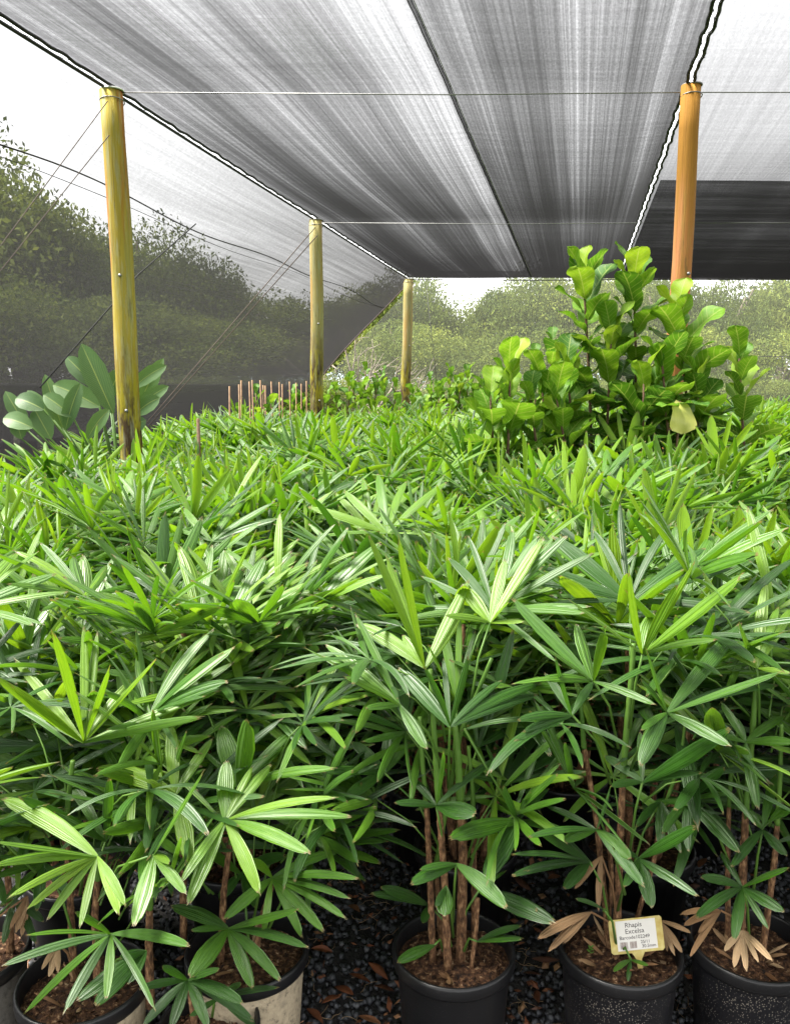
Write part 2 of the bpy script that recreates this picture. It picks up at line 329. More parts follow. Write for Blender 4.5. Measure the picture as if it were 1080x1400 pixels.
sw = wall_sheet('side_cloth', 0, 5.1, M['net_wall'], 'grey see through side cloth sloping out from the left row of posts')
wall_sheet('side_cloth', 3.5, 5.1, M['net_skirt'], 'added lowest cloth layer that grades the darkness down the sloping side wall', .06)  # added sheet, softens the step where the foot of the wall turns dark
sk = wall_sheet('side_cloth', 2.75, 5.1, M['net_skirt'], 'dark second cloth skirt along the bottom of the sloping side wall', .03)
mb = MB(); tube(mb, [wallpt(0, y) for y in np.arange(-3, 16.4, .12)], .012, 6); mb.obj('hem_cord', M['cord'], sw)
mb = MB(); tube(mb, [tuple(np.array(wallpt(.70 + .03 * math.sin(y * 1.7), y)) + (.012, 0, .012 + .02 * math.sin(y * 1.1))) for y in np.arange(-3, 16.4, .15)], .006, 6); mb.obj('seam_cord', M['cord'], sw)
mb = MB(); tube(mb, [tuple(np.array(wallpt(.77 + .02 * math.sin(y * 1.3 + 2), y)) + (.012, 0, .012)) for y in np.arange(-3, 16.4, .15)], .003, 6); mb.obj('seam_cord', M['cord'], sw)
mb = MB(); tube(mb, [wallpt(s, 16.4) for s in np.arange(0, 5.2, .2)], .022, 6); mb.obj('hem_cord', M['cord'], sw)
mb = MB(); tube(mb, [tuple(np.array(wallpt(s, 16.4)) + (.05, -.03, .03)) for s in np.arange(0, 5.2, .2)], .014, 6); mb.obj('edge_rope', M['guy'], sw)

# end net, upright, with its top and mid wires
YB = 16.9
mb = MB(); v = []; uv = []
for i in range(41):
    for j in range(9):
        z = 3.95 * j / 8; xa = wallpt((ZR - z) / -WD[2], 16.4)[0] + .1; x = xa + (19.8 - xa) * i / 40; v.append((x, YB + .04 * math.sin(x * 1.3) * math.sin(z * 1.1), z)); uv.append((x, z))
mb.add(v, [(i * 9 + j, i * 9 + 9 + j, i * 9 + 10 + j, i * 9 + 1 + j) for i in range(40) for j in range(8)], uv)
eb = tag(mb.obj('end_net', M['net_back']), 'pale see through windbreak net hanging across the far end of the bed', 'netting')
mb = MB(); tube(mb, [(.4, YB - .03, 3.93), (20, YB - .03, 3.93)], .01, 5); mb.obj('top_wire', M['cord'], eb)
mb = MB(); tube(mb, [(3, YB - .03, 2.28), (20, YB - .03, 2.30)], .006, 5); mb.obj('mid_wire', M['cord'], eb)
for px in (583, 778):
    mb = MB(); a = at(px, 392, YB - .05); tube(mb, [a, (a[0] + .28, YB - .05, 1.2)], .005, 5); mb.obj('vertical_cord', M['cord'], eb)
# roof wires
for y, lab in zip(WY[1:], ('thin roof wire overhead, in front of the nearest posts', 'thin roof wire strung between the tops of the two big nearest posts', 'thin roof wire from the second left post across the roof', 'roof wire along the far end edge of the cloth')):
    mb = MB(); tube(mb, [(ridge(XL, y), y, ZR - .03), (ridge(XM, y), y, ZR - .045), (ridge(XR, y), y, ZR - .03), (14, y, ZR - .03)], .0045 if y < 12 else .009, 5)
    tag(mb.obj('roof_wire', M['wire'] if y < 12 else M['cord']), lab, 'wire', 'roof wires')

# posts
def post(px_top, y, r, mat, label, lean, ztop=ZR - .02, x=None):
    o = empty('timber_post', (x, y, 0)); tag(o, label, 'post', 'timber posts of the shade house')
    mb = MB(); n = 14; zs = np.linspace(0, ztop, 14); pts = [(lean * (1 - z / ztop) + .006 * math.sin(z * 3), 0, z) for z in zs]
    tube(mb, pts, [r * (1.06 - .10 * z / ztop) * (1 + .015 * math.sin(z * 7)) for z in zs], 20); mb.obj('pole', mat, o)
    mb = MB(); a = r * 1.1; lathe(mb, [(r * .97, ztop - .004), (r * 1.03, ztop - .003), (r * 1.02, ztop + .006), (.001, ztop + .008)], 18); mb.obj('metal_cap', M['whitecord'] if 'pale' in label or 'mossy' in label else M['wire'], o)
    mb = MB(); q = [(r * 1.02 * math.cos(t), r * 1.02 * math.sin(t), ztop - .07 - .01 * math.sin(t)) for t in np.linspace(0, 6.283, 17)]; tube(mb, q, .004, 5); mb.obj('wire_tie', M['wire'], o)
    for dz in (1.25, 2.2):
        mb = MB(); tube(mb, [(.02, -r * 1.06, ztop - dz), (.02, -r * .9, ztop - dz)], .012, 8); mb.obj('bolt', M['wire'], o)
    return o
post(0, 6.1, .080, M['post_yellow'], 'thick yellow mossy post nearest on the left beside the paddle leaved plant', .03, x=XL)
post(0, 10.6, .082, M['post_pale'], 'second post of the left row, green algae fading to brown foot', -.03, x=ridge(XL, 10.6))
post(0, 16.2, .095, M['post_pale'], 'farthest small pale post at the far left corner of the roof', -.10, x=ridge(XL, 16.2))
post(0, 6.0, .068, M['post_orange'], 'orange brown post rising behind the fiddle leaf figs on the right', -.04, x=2.02)

# guy ropes
def rope(pts, r, mat, label, name='guy_rope', grp='guy ropes'):
    mb = MB(); tube(mb, pts, r, 5); tag(mb.obj(name, mat), label, 'rope', grp)
p1 = np.array((XL, 6.0, ZR - .12)); p2 = np.array((ridge(XL, 10.6), 10.5, ZR - .12))
gd = np.array((-1.9, -.1, -2.4))
rope([p1, at(0, 338, 5.8), p1 + (at(0, 338, 5.8) - p1) * 1.5], .0035, M['guy'], 'upper guy wire sloping left from the top of the nearest mossy post')
rope([p1 + (0, 0, -.22), at(0, 372, 5.8), p1 + (0, 0, -.22) + (at(0, 372, 5.8) - p1 - (0, 0, -.22)) * 1.45], .0035, M['guy'], 'lower guy wire sloping left from the mossy post, parallel to the upper one')
e = at(215, 562, 10.2); rope([p2, e, p2 + (e - p2) * 1.25], .006, M['guy'], 'guy rope slanting from the second left post down to the plants')
e = at(221, 562, 10.2); rope([p2 + (.02, 0, -.1), e, p2 + (e - p2) * 1.25], .006, M['guy'], 'lower strand of the slanting rope from the second left post')
rope([at(268, 306, 8.0), at(190, 375, 7.2), at(55, 530, 6.2)], .006, M['cord'], 'black rope crossing the side cloth behind the mossy post')

# ------------------------------------------------------------ leaves
def leaflet(mb, P0, P1, W, lift, hint, cols, rows, tint, rs, fold=.18, pleat=.045, teeth=.06, mat=0, shape='strap'):
    P0 = np.asarray(P0, float); P1 = np.asarray(P1, float); C = (P0 + P1) / 2 + np.asarray(lift, float)
    L = np.linalg.norm(P1 - P0); vs = []; uv = []
    for j in range(rows + 1):
        t = j / rows
        if shape == 'strap': wd = np.interp(t, [0, .12, .35, .6, .85, .96, 1], [.18, .50, .90, 1, .74, .46, .26])
        elif shape == 'point': wd = np.interp(t, [0, .1, .3, .55, .85, 1], [.12, .45, .9, 1, .5, .06])
        elif shape == 'fiddle': wd = np.interp(t, [0, .12, .35, .55, .74, .90, .97, 1], [.14, .50, .64, .88, 1, .78, .42, .10])
        else: wd = np.interp(t, [0, .1, .3, .6, .85, .95, 1], [.12, .5, .9, 1, .66, .34, .04])
        p = (1 - t) ** 2 * P0 + 2 * t * (1 - t) * C + t * t * P1
        tn = nrm(2 * (1 - t) * (C - P0) + 2 * t * (P1 - C)); sd = np.cross(tn, hint)
        sd = nrm(sd) if np.linalg.norm(sd) > .05 else nrm(np.cross(tn, (1, .3, .1))); nm = np.cross(sd, tn)
        for i in range(cols + 1):
            u = i / cols * 2 - 1; o = sd * (u * wd * W / 2)
            o = o - nm * fold * abs(u) ** 1.3 * wd * W + nm * (pleat * W * (1 if i % 2 else -1) * wd if cols > 2 else 0)
            if shape == 'fiddle': o = o + nm * W * .07 * math.sin(t * 11 + u * 2 + rs.random() * .5) * abs(u)
            q = p + o
            if j == rows and teeth: q = q + tn * L * teeth * (rs.random() - .4 - abs(u) * .5)
            vs.append(q); uv.append(((u + 1) / 2, t))
    c1 = cols + 1
    mb.add(vs, [(j * c1 + i, j * c1 + i + 1, (j + 1) * c1 + i + 1, (j + 1) * c1 + i) for j in range(rows) for i in range(cols)], uv, tint, mat)

LOD = {'near': (10, 9), 'mid': (4, 6), 'far': (2, 3)}
def frond_spec(cls, rs):
    """hub, petiole and a list of leaflets in the frond's own space (+X outward)"""
    if cls == 'young':   th, ph, sp, n, L, lp, dr, ti = rs.uniform(4, 16), rs.uniform(8, 24), rs.uniform(30, 55), rs.integers(3, 6), rs.uniform(.22, .30), rs.uniform(.12, .22), .03, rs.uniform(.72, 1.0)
    elif cls == 'mature': th, ph, sp, n, L, lp, dr, ti = rs.uniform(22, 42), rs.uniform(36, 74), rs.uniform(80, 125), rs.integers(8, 13), rs.uniform(.26, .34), rs.uniform(.16, .30), .12, rs.uniform(.22, .85)
    else:                th, ph, sp, n, L, lp, dr, ti = rs.uniform(48, 72), rs.uniform(75, 105), rs.uniform(100, 140), rs.integers(6, 10), rs.uniform(.24, .31), rs.uniform(.14, .24), .24, rs.uniform(.1, .42)
    th, ph, sp = R(th), R(ph), R(sp)
    hub = np.array((lp * math.sin(th), 0, lp * math.cos(th))); ax = np.array((math.sin(ph), 0, math.cos(ph))); nm = np.array((-math.cos(ph), 0, math.sin(ph)))
    lf = []
    for i in range(n):
        a = (i / (n - 1) * 2 - 1) * sp + rs.normal(0, .07); d = math.cos(a) * ax + math.sin(a) * np.array((0, 1, 0)) + nm * rs.uniform(.10, .40)
        d = nrm(d); l = L * (1 - .22 * (abs(a) / 2.2) ** 1.5) * rs.uniform(.88, 1.08); droop = dr * rs.uniform(.6, 1.5) * l
        wd = l * rs.uniform(.095, .15) * (1.25 if n < 6 else 1)
        tip = hub + d * l + np.array((0, 0, -droop)); lift = np.array((0, 0, droop * .55)) + nm * .03 * l
        wd *= .74 * rs.choice([.75, 1, 1, 1, 1.45]); lift = lift + np.array((-math.sin(a), math.cos(a), 0)) * rs.normal(0, .05) * l
        lf.append((tip, wd, lift, nm + rs.normal(0, .22, 3), ti + rs.uniform(-.12, .12)))
    pet = [np.zeros(3), hub * .5 + np.array((-.01, 0, .015)), hub]
    return pet, lf, ti
def build_frond(cls, lod, seed):
    rs = np.random.default_rng(seed); pet, lf, ti = frond_spec(cls, rs); c, r = LOD[lod]; pl = []
    pm = MB(); tube(pm, pet, [.0032, .0024, .0022], 5 if lod == 'near' else 3, .35, cap=lod == 'near')
    if lod == 'near':
        for (tip, wd, lift, nm, t) in lf:
            b = MB(); leaflet(b, pet[-1], tip, wd, lift, nm, c, r, t, rs); pl.append(b)
        return pm, pl
    for (tip, wd, lift, nm, t) in lf: leaflet(pm, pet[-1], tip, wd * (1.0 if lod == 'mid' else 1.15), lift, nm, c, r, t, rs, teeth=.05 if lod == 'mid' else 0)
    return pm, None
NV = 9
FR = {}
for cls, s0 in (('young', 100), ('mature', 200), ('old', 300)):
    for k in range(NV):
        pm, pl = build_frond(cls, 'near', s0 + k)
        FR[cls, 'near', k] = (pm.mesh('petiole', M['stem']), [b.mesh('leaflet', M['palm']) for b in pl])
        pm, _ = build_frond(cls, 'mid', s0 + k); FR[cls, 'mid', k] = pm.mesh('frond', M['palm'])
        FR[cls, 'midarr', k] = pm
        pm, _ = build_frond(cls, 'far', s0 + k); FR[cls, 'far', k] = pm
CLS = ('young', 'mature', 'old')
def rotm(rz, ry, sc):
    cz, sz, c, s = math.cos(rz), math.sin(rz), math.cos(ry), math.sin(ry)
    return sc * np.array(((cz, -sz, 0), (sz, cz, 0), (0, 0, 1))) @ np.array(((c, 0, s), (0, 1, 0), (-s, 0, c)))
def palm_plan(rs, hmul=1., lower=4, canes=None):
    """canes: polylines; fronds: (class, variant, loc, rz, tilt, scale)"""
    cs, fr = [], []; nc = canes or int(rs.integers(5, 7)); a0 = rs.uniform(0, 6.28)
    for i in range(nc):
        a = a0 + i * 6.283 / nc + rs.normal(0, .25); r0 = rs.uniform(.02, .07); h = rs.uniform(.50, .76) * hmul
        lean = rs.uniform(.03, .13); top = np.array(((r0 + lean) * math.cos(a), (r0 + lean) * math.sin(a), .25 + h))
        base = np.array((r0 * math.cos(a), r0 * math.sin(a), .23)); mid = (base + top) / 2 + rs.normal(0, .012, 3)
        cs.append([base, mid, top]); nf = int(rs.integers(7, 9)); b0 = rs.uniform(0, 6.28)
        for k in range(nf):
            f = k / (nf - 1); cl = 0 if k == 0 and i % 3 else (1 if f < .85 else 2); p = top - (0, 0, .05 + .26 * f)
            fr.append((CLS[cl], int(rs.integers(NV)), p, b0 + k * 2.4 + rs.normal(0, .2), rs.normal(0, .08), rs.uniform(.85, 1.1)))
    for k in range(lower):
        c = cs[int(rs.integers(nc))]; p = c[0] * .5 + c[1] * .5 + (0, 0, rs.uniform(-.05, .15))
        fr.append(('old', int(rs.integers(NV)), p, rs.uniform(0, 6.28), rs.normal(-.1, .1), rs.uniform(.6, .9)))
    return cs, fr

def make_pot(parent, r=.155, h=.28, mat='pot', soil_z=None):
    b = MB(); lathe(b, [(.001, 0), (r * .80, 0), (r * .815, .012), (r * .925, h - .035), (r * .925, h - .034)], 40); body = b.obj('pot', M[mat], parent)
    b = MB(); lathe(b, [(r * .915, h - .036), (r * .99, h - .034), (r * 1.0, h - .028), (r * 1.0, h - .006), (r * .985, h), (r * .945, h), (r * .93, h - .006), (r * .88, h - .10)], 40); b.obj('rim', M['pot'], body)
    sz = soil_z or h - .045; b = MB(); v = [(0, 0, sz + .012)]; uv = [(0, 0)]; f = []
    rs = np.random.default_rng(int(abs(parent.location[0]) * 1000) + 3); nr, na = 9, 36
    for i in range(1, nr + 1):
        for j in range(na):
            a = 6.283 * j / na; q = r * .915 * i / nr; v.append((q * math.cos(a), q * math.sin(a), sz + .012 * (1 - i / nr) + rs.normal(0, .0035)))
    f = [(0, 1 + j, 1 + (j + 1) % na) for j in range(na)] + [(1 + i * na + j, 1 + (i + 1) * na + j, 1 + (i + 1) * na + (j + 1) % na, 1 + i * na + (j + 1) % na) for i in range(nr - 1) for j in range(na)]
    b.add(v, f); s = b.obj('soil', M['soil'], parent)
    b = MB()                                   # bark chips of the potting mix, real crumbs
    for _ in range(260):
        a, q = rs.uniform(0, 6.28), r * .88 * math.sqrt(rs.random()); c = np.array((q * math.cos(a), q * math.sin(a), sz + .008)); d = nrm(rs.normal(0, 1, 3)) * rs.uniform(.003, .010); e_ = nrm(rs.normal(0, 1, 3)) * rs.uniform(.002, .005); n_ = nrm(np.cross(d, e_)) * .002
        b.add([c - d, c + e_, c + d, c - e_, c + n_], [(0, 1, 4), (1, 2, 4), (2, 3, 4), (3, 0, 4), (0, 3, 2, 1)])
    o = b.obj('bark_chips', M['soil'], s, False); tag(o, kind='stuff')
def cane_obj(parent, pts, r0=.011, mat='cane', name='cane'):
    b = MB(); pts = np.asarray(pts, float); n = 30; t = np.linspace(0, len(pts) - 1, n); P = np.stack([np.interp(t, range(len(pts)), pts[:, i]) for i in range(3)], 1)
    rs = np.random.default_rng(int(abs(pts[0][0]) * 9999) % 9999); tube(b, P, [r0 * (1.15 - .35 * k / n) * (1 + rs.normal(0, .03) + (.10 if k % 3 == 0 else 0)) for k in range(n)], 10); return b.obj(name, M[mat], parent)
def put_frond(parent, cl, k, p, rz, ty, s, lod='near'):
    if lod == 'near':
        pm, ll = FR[cl, 'near', k]; o = bpy.data.objects.new('frond', pm); link(o, parent)
        for m_ in ll: link(bpy.data.objects.new('leaflet', m_), o)
    else: o = link(bpy.data.objects.new('frond', FR[cl, 'mid', k]), parent)
    o.location = p; o.rotation_euler = (0, ty, rz); o.scale = (s, s, s); return o

# ------------------------------------------------------------ the potted palms of the front row
class Hero:
    bright = .16
    def __init__(s, name_px, zr, r, h, mat, label, yov=None):
        c = atz(*name_px, zr); s.c = np.array((c[0], c[1], 0)); s.r = r; s.h = h
        s.o = empty('potted_lady_palm', tuple(s.c)); tag(s.o, label, 'potted palm', 'potted palms in the front row'); make_pot(s.o, r, h, mat); s.rs = np.random.default_rng(int(name_px[0] + 500))
    def cane(s, pix, dy=0, r=.011, green=None):
        P = [at(px, py, s.c[1] + dy + k * .004) - s.c for k, (px, py) in enumerate(pix)]; P[0][2] = s.h - .06; cane_obj(s.o, P, r * .82)
        if green: cane_obj(s.o, [P[-1] + (0, 0, -.005)] + [at(px, py, s.c[1] + dy) - s.c for px, py in green], r * .62, 'stem', 'leaf_sheath')
    def frond(s, hub, dy, tips, L=.30, tint=.35, root=None, mat='palm', name='frond', up=0.):
        """hub and leaflet tips by where they stand; the missing depth of each leaflet follows from its length"""
        H = at(hub[0], hub[1], s.c[1] + dy); rs = s.rs; ppm = FPX / (s.c[1] + dy)
        if root is None: root = (s.c[0] + (H[0] - s.c[0]) * .25 + rs.normal(0, .01), s.c[1] + dy * .2 + rs.normal(0, .01), max(s.h, H[2] - .20))
        root = np.array(root, float); b = MB(); mid = (root + H) / 2 + np.array((0, 0, .02)) + (root - H) * (.1, .1, 0)
        tube(b, [root - s.c, mid - s.c, H - s.c], [.004, .003, .0026], 6, .35); o = b.obj(name, M['stem'] if mat == 'palm' else M[mat], s.o)
        for tp in tips:
            wpx = tp[2] if len(tp) > 2 else 15
            q = at(tp[0], tp[1], s.c[1] + dy); d = q - H; pl = np.linalg.norm(d); need = math.sqrt(max(0, L * L - pl * pl)); need = min(need, .75 * pl + .02)
            sgn = -1 if tp[1] > hub[1] - 30 else (1 if rs.random() < .6 else -1)
            T = at(tp[0], tp[1], s.c[1] + dy + sgn * need * .9); l = np.linalg.norm(T - H)
            hint = nrm(np.array((0, -.55, .85)) + rs.normal(0, .18, 3)); up_ = .10 * l * (1 if T[2] < H[2] + .12 else .3)
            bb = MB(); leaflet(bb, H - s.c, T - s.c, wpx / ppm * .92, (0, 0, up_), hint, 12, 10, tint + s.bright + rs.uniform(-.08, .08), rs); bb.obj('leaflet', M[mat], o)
    def fill(s, n, zlo, zhi, cls=('old', 'mature'), ang=(0, 6.28), sc=(.7, 1.0), rad=.04):
        for _ in range(n):
            a = s.rs.uniform(*ang); put_frond(s.o, cls[int(s.rs.integers(len(cls)))], int(s.rs.integers(NV)), (rad * math.cos(a), rad * math.sin(a), s.rs.uniform(zlo, zhi)), a, s.rs.normal(0, .12), s.rs.uniform(*sc))

E_ = Hero((620, 1294), .28, .155, .28, 'pot', 'lady palm with five brown canes in a plain glossy black pot beside the gravel')
E_.cane([(592, 1285), (588, 1200), (583, 1100)], .0, .010, [(578, 1050), (574, 980)]); E_.cane([(613, 1300), (607, 1190), (599, 1092)], -.03, .011, [(594, 1010), (588, 915)])
E_.cane([(630, 1292), (633, 1165), (629, 1092)], .0, .014, [(626, 1030), (622, 990)]); E_.cane([(649, 1275), (648, 1200), (647, 1125)], .05, .009, [(646, 1080), (640, 1020)])
E_.cane([(643, 1310), (651, 1270), (654, 1228)], -.03, .006); E_.cane([(606, 1296), (600, 1250), (596, 1180)], .04, .009, [(630, 1000), (672, 900)])
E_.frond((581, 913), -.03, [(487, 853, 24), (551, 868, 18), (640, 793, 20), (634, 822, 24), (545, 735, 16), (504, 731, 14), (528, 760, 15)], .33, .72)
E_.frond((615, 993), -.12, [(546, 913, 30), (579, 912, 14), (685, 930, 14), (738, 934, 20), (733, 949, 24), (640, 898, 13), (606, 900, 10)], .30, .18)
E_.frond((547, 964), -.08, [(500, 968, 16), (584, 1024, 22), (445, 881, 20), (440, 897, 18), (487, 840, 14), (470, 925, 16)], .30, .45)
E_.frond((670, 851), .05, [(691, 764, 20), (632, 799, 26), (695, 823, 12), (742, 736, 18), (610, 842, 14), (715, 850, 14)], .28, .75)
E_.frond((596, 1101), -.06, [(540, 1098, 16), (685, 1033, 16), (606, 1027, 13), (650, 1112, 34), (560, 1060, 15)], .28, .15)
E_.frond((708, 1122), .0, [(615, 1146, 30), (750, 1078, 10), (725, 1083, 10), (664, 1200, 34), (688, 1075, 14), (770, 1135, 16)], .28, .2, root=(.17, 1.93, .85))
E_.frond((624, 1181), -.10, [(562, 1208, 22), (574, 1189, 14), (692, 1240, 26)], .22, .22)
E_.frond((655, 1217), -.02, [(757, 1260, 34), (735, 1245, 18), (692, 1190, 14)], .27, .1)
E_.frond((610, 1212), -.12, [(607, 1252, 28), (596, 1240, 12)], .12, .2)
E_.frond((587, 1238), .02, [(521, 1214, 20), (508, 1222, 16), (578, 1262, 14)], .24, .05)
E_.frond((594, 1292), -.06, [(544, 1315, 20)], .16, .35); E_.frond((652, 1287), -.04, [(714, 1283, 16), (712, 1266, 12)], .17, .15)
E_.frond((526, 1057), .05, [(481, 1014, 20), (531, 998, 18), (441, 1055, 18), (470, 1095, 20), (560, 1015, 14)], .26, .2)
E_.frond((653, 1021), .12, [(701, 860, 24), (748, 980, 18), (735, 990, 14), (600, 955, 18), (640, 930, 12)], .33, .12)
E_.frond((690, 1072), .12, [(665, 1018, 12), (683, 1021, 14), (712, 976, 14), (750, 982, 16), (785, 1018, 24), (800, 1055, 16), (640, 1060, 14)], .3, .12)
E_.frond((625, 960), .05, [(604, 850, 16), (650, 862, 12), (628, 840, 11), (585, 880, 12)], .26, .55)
E_.fill(13, .5, 1.0, ang=(-.3, 3.5), cls=('mature', 'mature', 'old'), sc=(.8, 1.05))

F_ = Hero((847, 1292), .28, .155, .28, 'pot_speck', 'lady palm in the speckled black pot that holds the yellow plant tag')
F_.cane([(843, 1280), (847, 1160), (851, 1065)], 0, .011, [(856, 1000), (863, 925), (866, 880)]); F_.cane([(835, 1280), (815, 1120), (798, 1020)], .04, .009, [(795, 980), (790, 940)]); F_.cane([(858, 1280), (893, 1180), (905, 1110)], .06, .007, [(930, 1040), (936, 990)])
F_.cane([(828, 1285), (836, 1200), (829, 1120)], .05, .008)
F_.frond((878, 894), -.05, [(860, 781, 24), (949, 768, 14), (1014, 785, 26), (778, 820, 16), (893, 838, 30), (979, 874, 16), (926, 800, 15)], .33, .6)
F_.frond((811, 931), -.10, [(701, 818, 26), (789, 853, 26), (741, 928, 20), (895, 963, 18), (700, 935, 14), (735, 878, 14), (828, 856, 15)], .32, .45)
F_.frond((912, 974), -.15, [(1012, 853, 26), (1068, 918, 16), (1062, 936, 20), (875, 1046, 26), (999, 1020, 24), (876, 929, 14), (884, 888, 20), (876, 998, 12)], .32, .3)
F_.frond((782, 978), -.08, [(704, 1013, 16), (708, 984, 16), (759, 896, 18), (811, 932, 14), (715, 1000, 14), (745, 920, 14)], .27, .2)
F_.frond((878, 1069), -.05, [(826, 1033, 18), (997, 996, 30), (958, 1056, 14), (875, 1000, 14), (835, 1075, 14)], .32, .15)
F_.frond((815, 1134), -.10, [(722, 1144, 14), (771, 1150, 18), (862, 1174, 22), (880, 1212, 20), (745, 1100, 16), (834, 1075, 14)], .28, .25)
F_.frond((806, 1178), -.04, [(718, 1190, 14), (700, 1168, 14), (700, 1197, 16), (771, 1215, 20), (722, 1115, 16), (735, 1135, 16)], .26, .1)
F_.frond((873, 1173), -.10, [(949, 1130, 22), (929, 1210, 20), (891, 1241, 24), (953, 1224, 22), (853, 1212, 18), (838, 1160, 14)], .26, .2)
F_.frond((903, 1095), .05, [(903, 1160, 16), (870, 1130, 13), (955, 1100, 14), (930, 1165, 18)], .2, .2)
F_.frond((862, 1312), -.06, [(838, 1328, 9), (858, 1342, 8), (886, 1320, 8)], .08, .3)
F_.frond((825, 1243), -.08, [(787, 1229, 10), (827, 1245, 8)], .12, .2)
F_.frond((808, 1247), -.04, [(735, 1283, 17), (750, 1300, 14), (770, 1290, 10)], .23, .5, mat='dry', name='dry_frond')
F_.frond((900, 1258), .05, [(932, 1302, 11), (922, 1306, 9), (912, 1300, 8), (944, 1275, 9)], .18, .6, mat='dry', name='dry_frond')
F_.frond((822, 1170), .0, [(786, 1215, 11), (818, 1245, 12), (800, 1200, 8)], .16, .4, mat='dry', name='dry_frond')
F_.fill(8, .5, 1.0, ang=(-.3, 3.5), cls=('mature', 'mature', 'old'), sc=(.8, 1.05))

G_ = Hero((1027, 1287), .28, .155, .28, 'pot_speck', 'lady palm in the rightmost speckled black pot with a dead tan frond over the rim')
G_.cane([(1013, 1280), (1015, 1190), (1019, 1105)], 0, .012, [(1025, 1040), (1034, 925)]); G_.cane([(1042, 1280), (1058, 1180), (1062, 1125)], -.02, .009, [(1066, 1060), (1068, 990)]); G_.cane([(996, 1280), (994, 1180), (996, 1100)], .06, .008, [(1000, 1040), (1008, 1000)])
G_.frond((1034, 913), -.05, [(1047, 796, 20), (1080, 920, 14), (975, 851, 13), (982, 883, 16), (1063, 830, 16), (1085, 830, 18), (1010, 850, 14)], .32, .65)
G_.frond((1019, 1015), -.06, [(1005, 981, 12), (1071, 978, 16), (960, 1004, 14), (1036, 1106, 20), (1085, 1015, 16), (985, 960, 14)], .26, .3)
G_.frond((1014, 1212), -.10, [(951, 1254, 18), (1078, 1186, 20), (1071, 1246, 24), (1003, 1284, 18), (958, 1200, 18), (1050, 1270, 14), (985, 1165, 14)], .25, .22)
G_.frond((940, 1093), .0, [(1010, 1165, 24), (941, 1163, 18), (1000, 1084, 13), (990, 1050, 14), (905, 1140, 14)], .28, .2)
G_.frond((1042, 1134), -.05, [(1000, 1185, 16), (1080, 1105, 18), (1075, 1170, 18), (1010, 1095, 16), (1060, 1060, 16)], .24, .2)
G_.frond((1015, 1272), -.13, [(1003, 1322, 12), (1020, 1328, 12), (1055, 1313, 14), (990, 1300, 10), (1036, 1315, 10)], .17, .75, mat='dry', name='dry_frond')
G_.frond((985, 1245), -.05, [(943, 1308, 10), (955, 1275, 10), (935, 1265, 12), (930, 1250, 10), (965, 1240, 10)], .2, .4, mat='dry', name='dry_frond')
G_.fill(12, .5, 1.0, ang=(-.3, 3.5), cls=('old', 'mature', 'mature'))

A_ = Hero((115, 1337), .28, .155, .28, 'pot_tan', 'low arching lady palm in a tan crusted black pot at the left front')
A_.bright = .24  # leaf colour lifted here to stand in for light falling on this palm
A_.cane([(132, 1320), (130, 1250), (134, 1200)], 0, .010, [(133, 1175)]); A_.cane([(203, 1320), (204, 1290), (205, 1240)], -.02, .011, [(208, 1180)]); A_.cane([(100, 1310), (96, 1220), (90, 1130)], .05, .010, [(100, 1040)])
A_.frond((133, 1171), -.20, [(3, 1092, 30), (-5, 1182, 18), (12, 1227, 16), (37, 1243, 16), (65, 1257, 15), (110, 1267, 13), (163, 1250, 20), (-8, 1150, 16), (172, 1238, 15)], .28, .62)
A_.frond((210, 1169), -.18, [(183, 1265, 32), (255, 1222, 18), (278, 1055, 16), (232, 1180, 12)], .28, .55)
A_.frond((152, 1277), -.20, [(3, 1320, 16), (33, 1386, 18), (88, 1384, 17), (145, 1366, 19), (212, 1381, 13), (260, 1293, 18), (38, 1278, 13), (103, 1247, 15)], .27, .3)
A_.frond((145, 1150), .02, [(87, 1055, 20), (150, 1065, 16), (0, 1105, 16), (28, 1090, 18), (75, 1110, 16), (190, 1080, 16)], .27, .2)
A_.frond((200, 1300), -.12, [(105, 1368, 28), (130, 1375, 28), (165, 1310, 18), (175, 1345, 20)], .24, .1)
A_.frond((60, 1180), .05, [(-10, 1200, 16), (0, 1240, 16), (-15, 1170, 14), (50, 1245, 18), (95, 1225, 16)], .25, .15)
A_.frond((80, 1290), -.05, [(68, 1335, 12), (58, 1325, 9), (80, 1330, 9)], .12, .6, mat='dry', name='dry_frond')
A_.fill(28, .35, .72, ang=(-.4, 3.5), cls=('old', 'mature', 'mature'), sc=(.8, 1.0), rad=.09)

B_ = Hero((338, 1294), .28, .155, .28, 'pot_tan', 'lady palm with drooping bright leaflets in the tan crusted pot beside the gravel')
B_.bright = .24  # same lift: the brighter light on these leaves is put into their tint
B_.cane([(300, 1290), (306, 1220), (315, 1150)], 0, .010, [(322, 1130)]); B_.cane([(345, 1285), (360, 1250), (372, 1210)], .02, .010); B_.cane([(250, 1260), (250, 1150), (240, 1090)], .08, .010)
B_.frond((308, 1121), -.2, [(257, 1236, 24), (248, 1205, 18), (355, 1222, 22), (423, 1166, 24), (480, 1116, 20), (460, 1090, 18), (310, 1040, 30), (370, 1045, 22), (345, 1048, 14)], .28, .5)
B_.frond((372, 1200), -.10, [(467, 1161, 18), (490, 1201, 16), (478, 1228, 15), (474, 1256, 14), (442, 1273, 18), (413, 1281, 16), (360, 1283, 12), (307, 1256, 22), (345, 1175, 14)], .27, .38)
B_.frond((312, 1269), -.15, [(235, 1238, 26), (260, 1335, 32), (346, 1351, 22), (383, 1340, 18), (421, 1295, 16), (408, 1243, 18), (262, 1272, 13)], .25, .22)
B_.frond((240, 1087), -.12, [(133, 1050, 30), (260, 1181, 28), (234, 990, 24), (180, 1060, 16), (290, 1010, 18)], .28, .62)
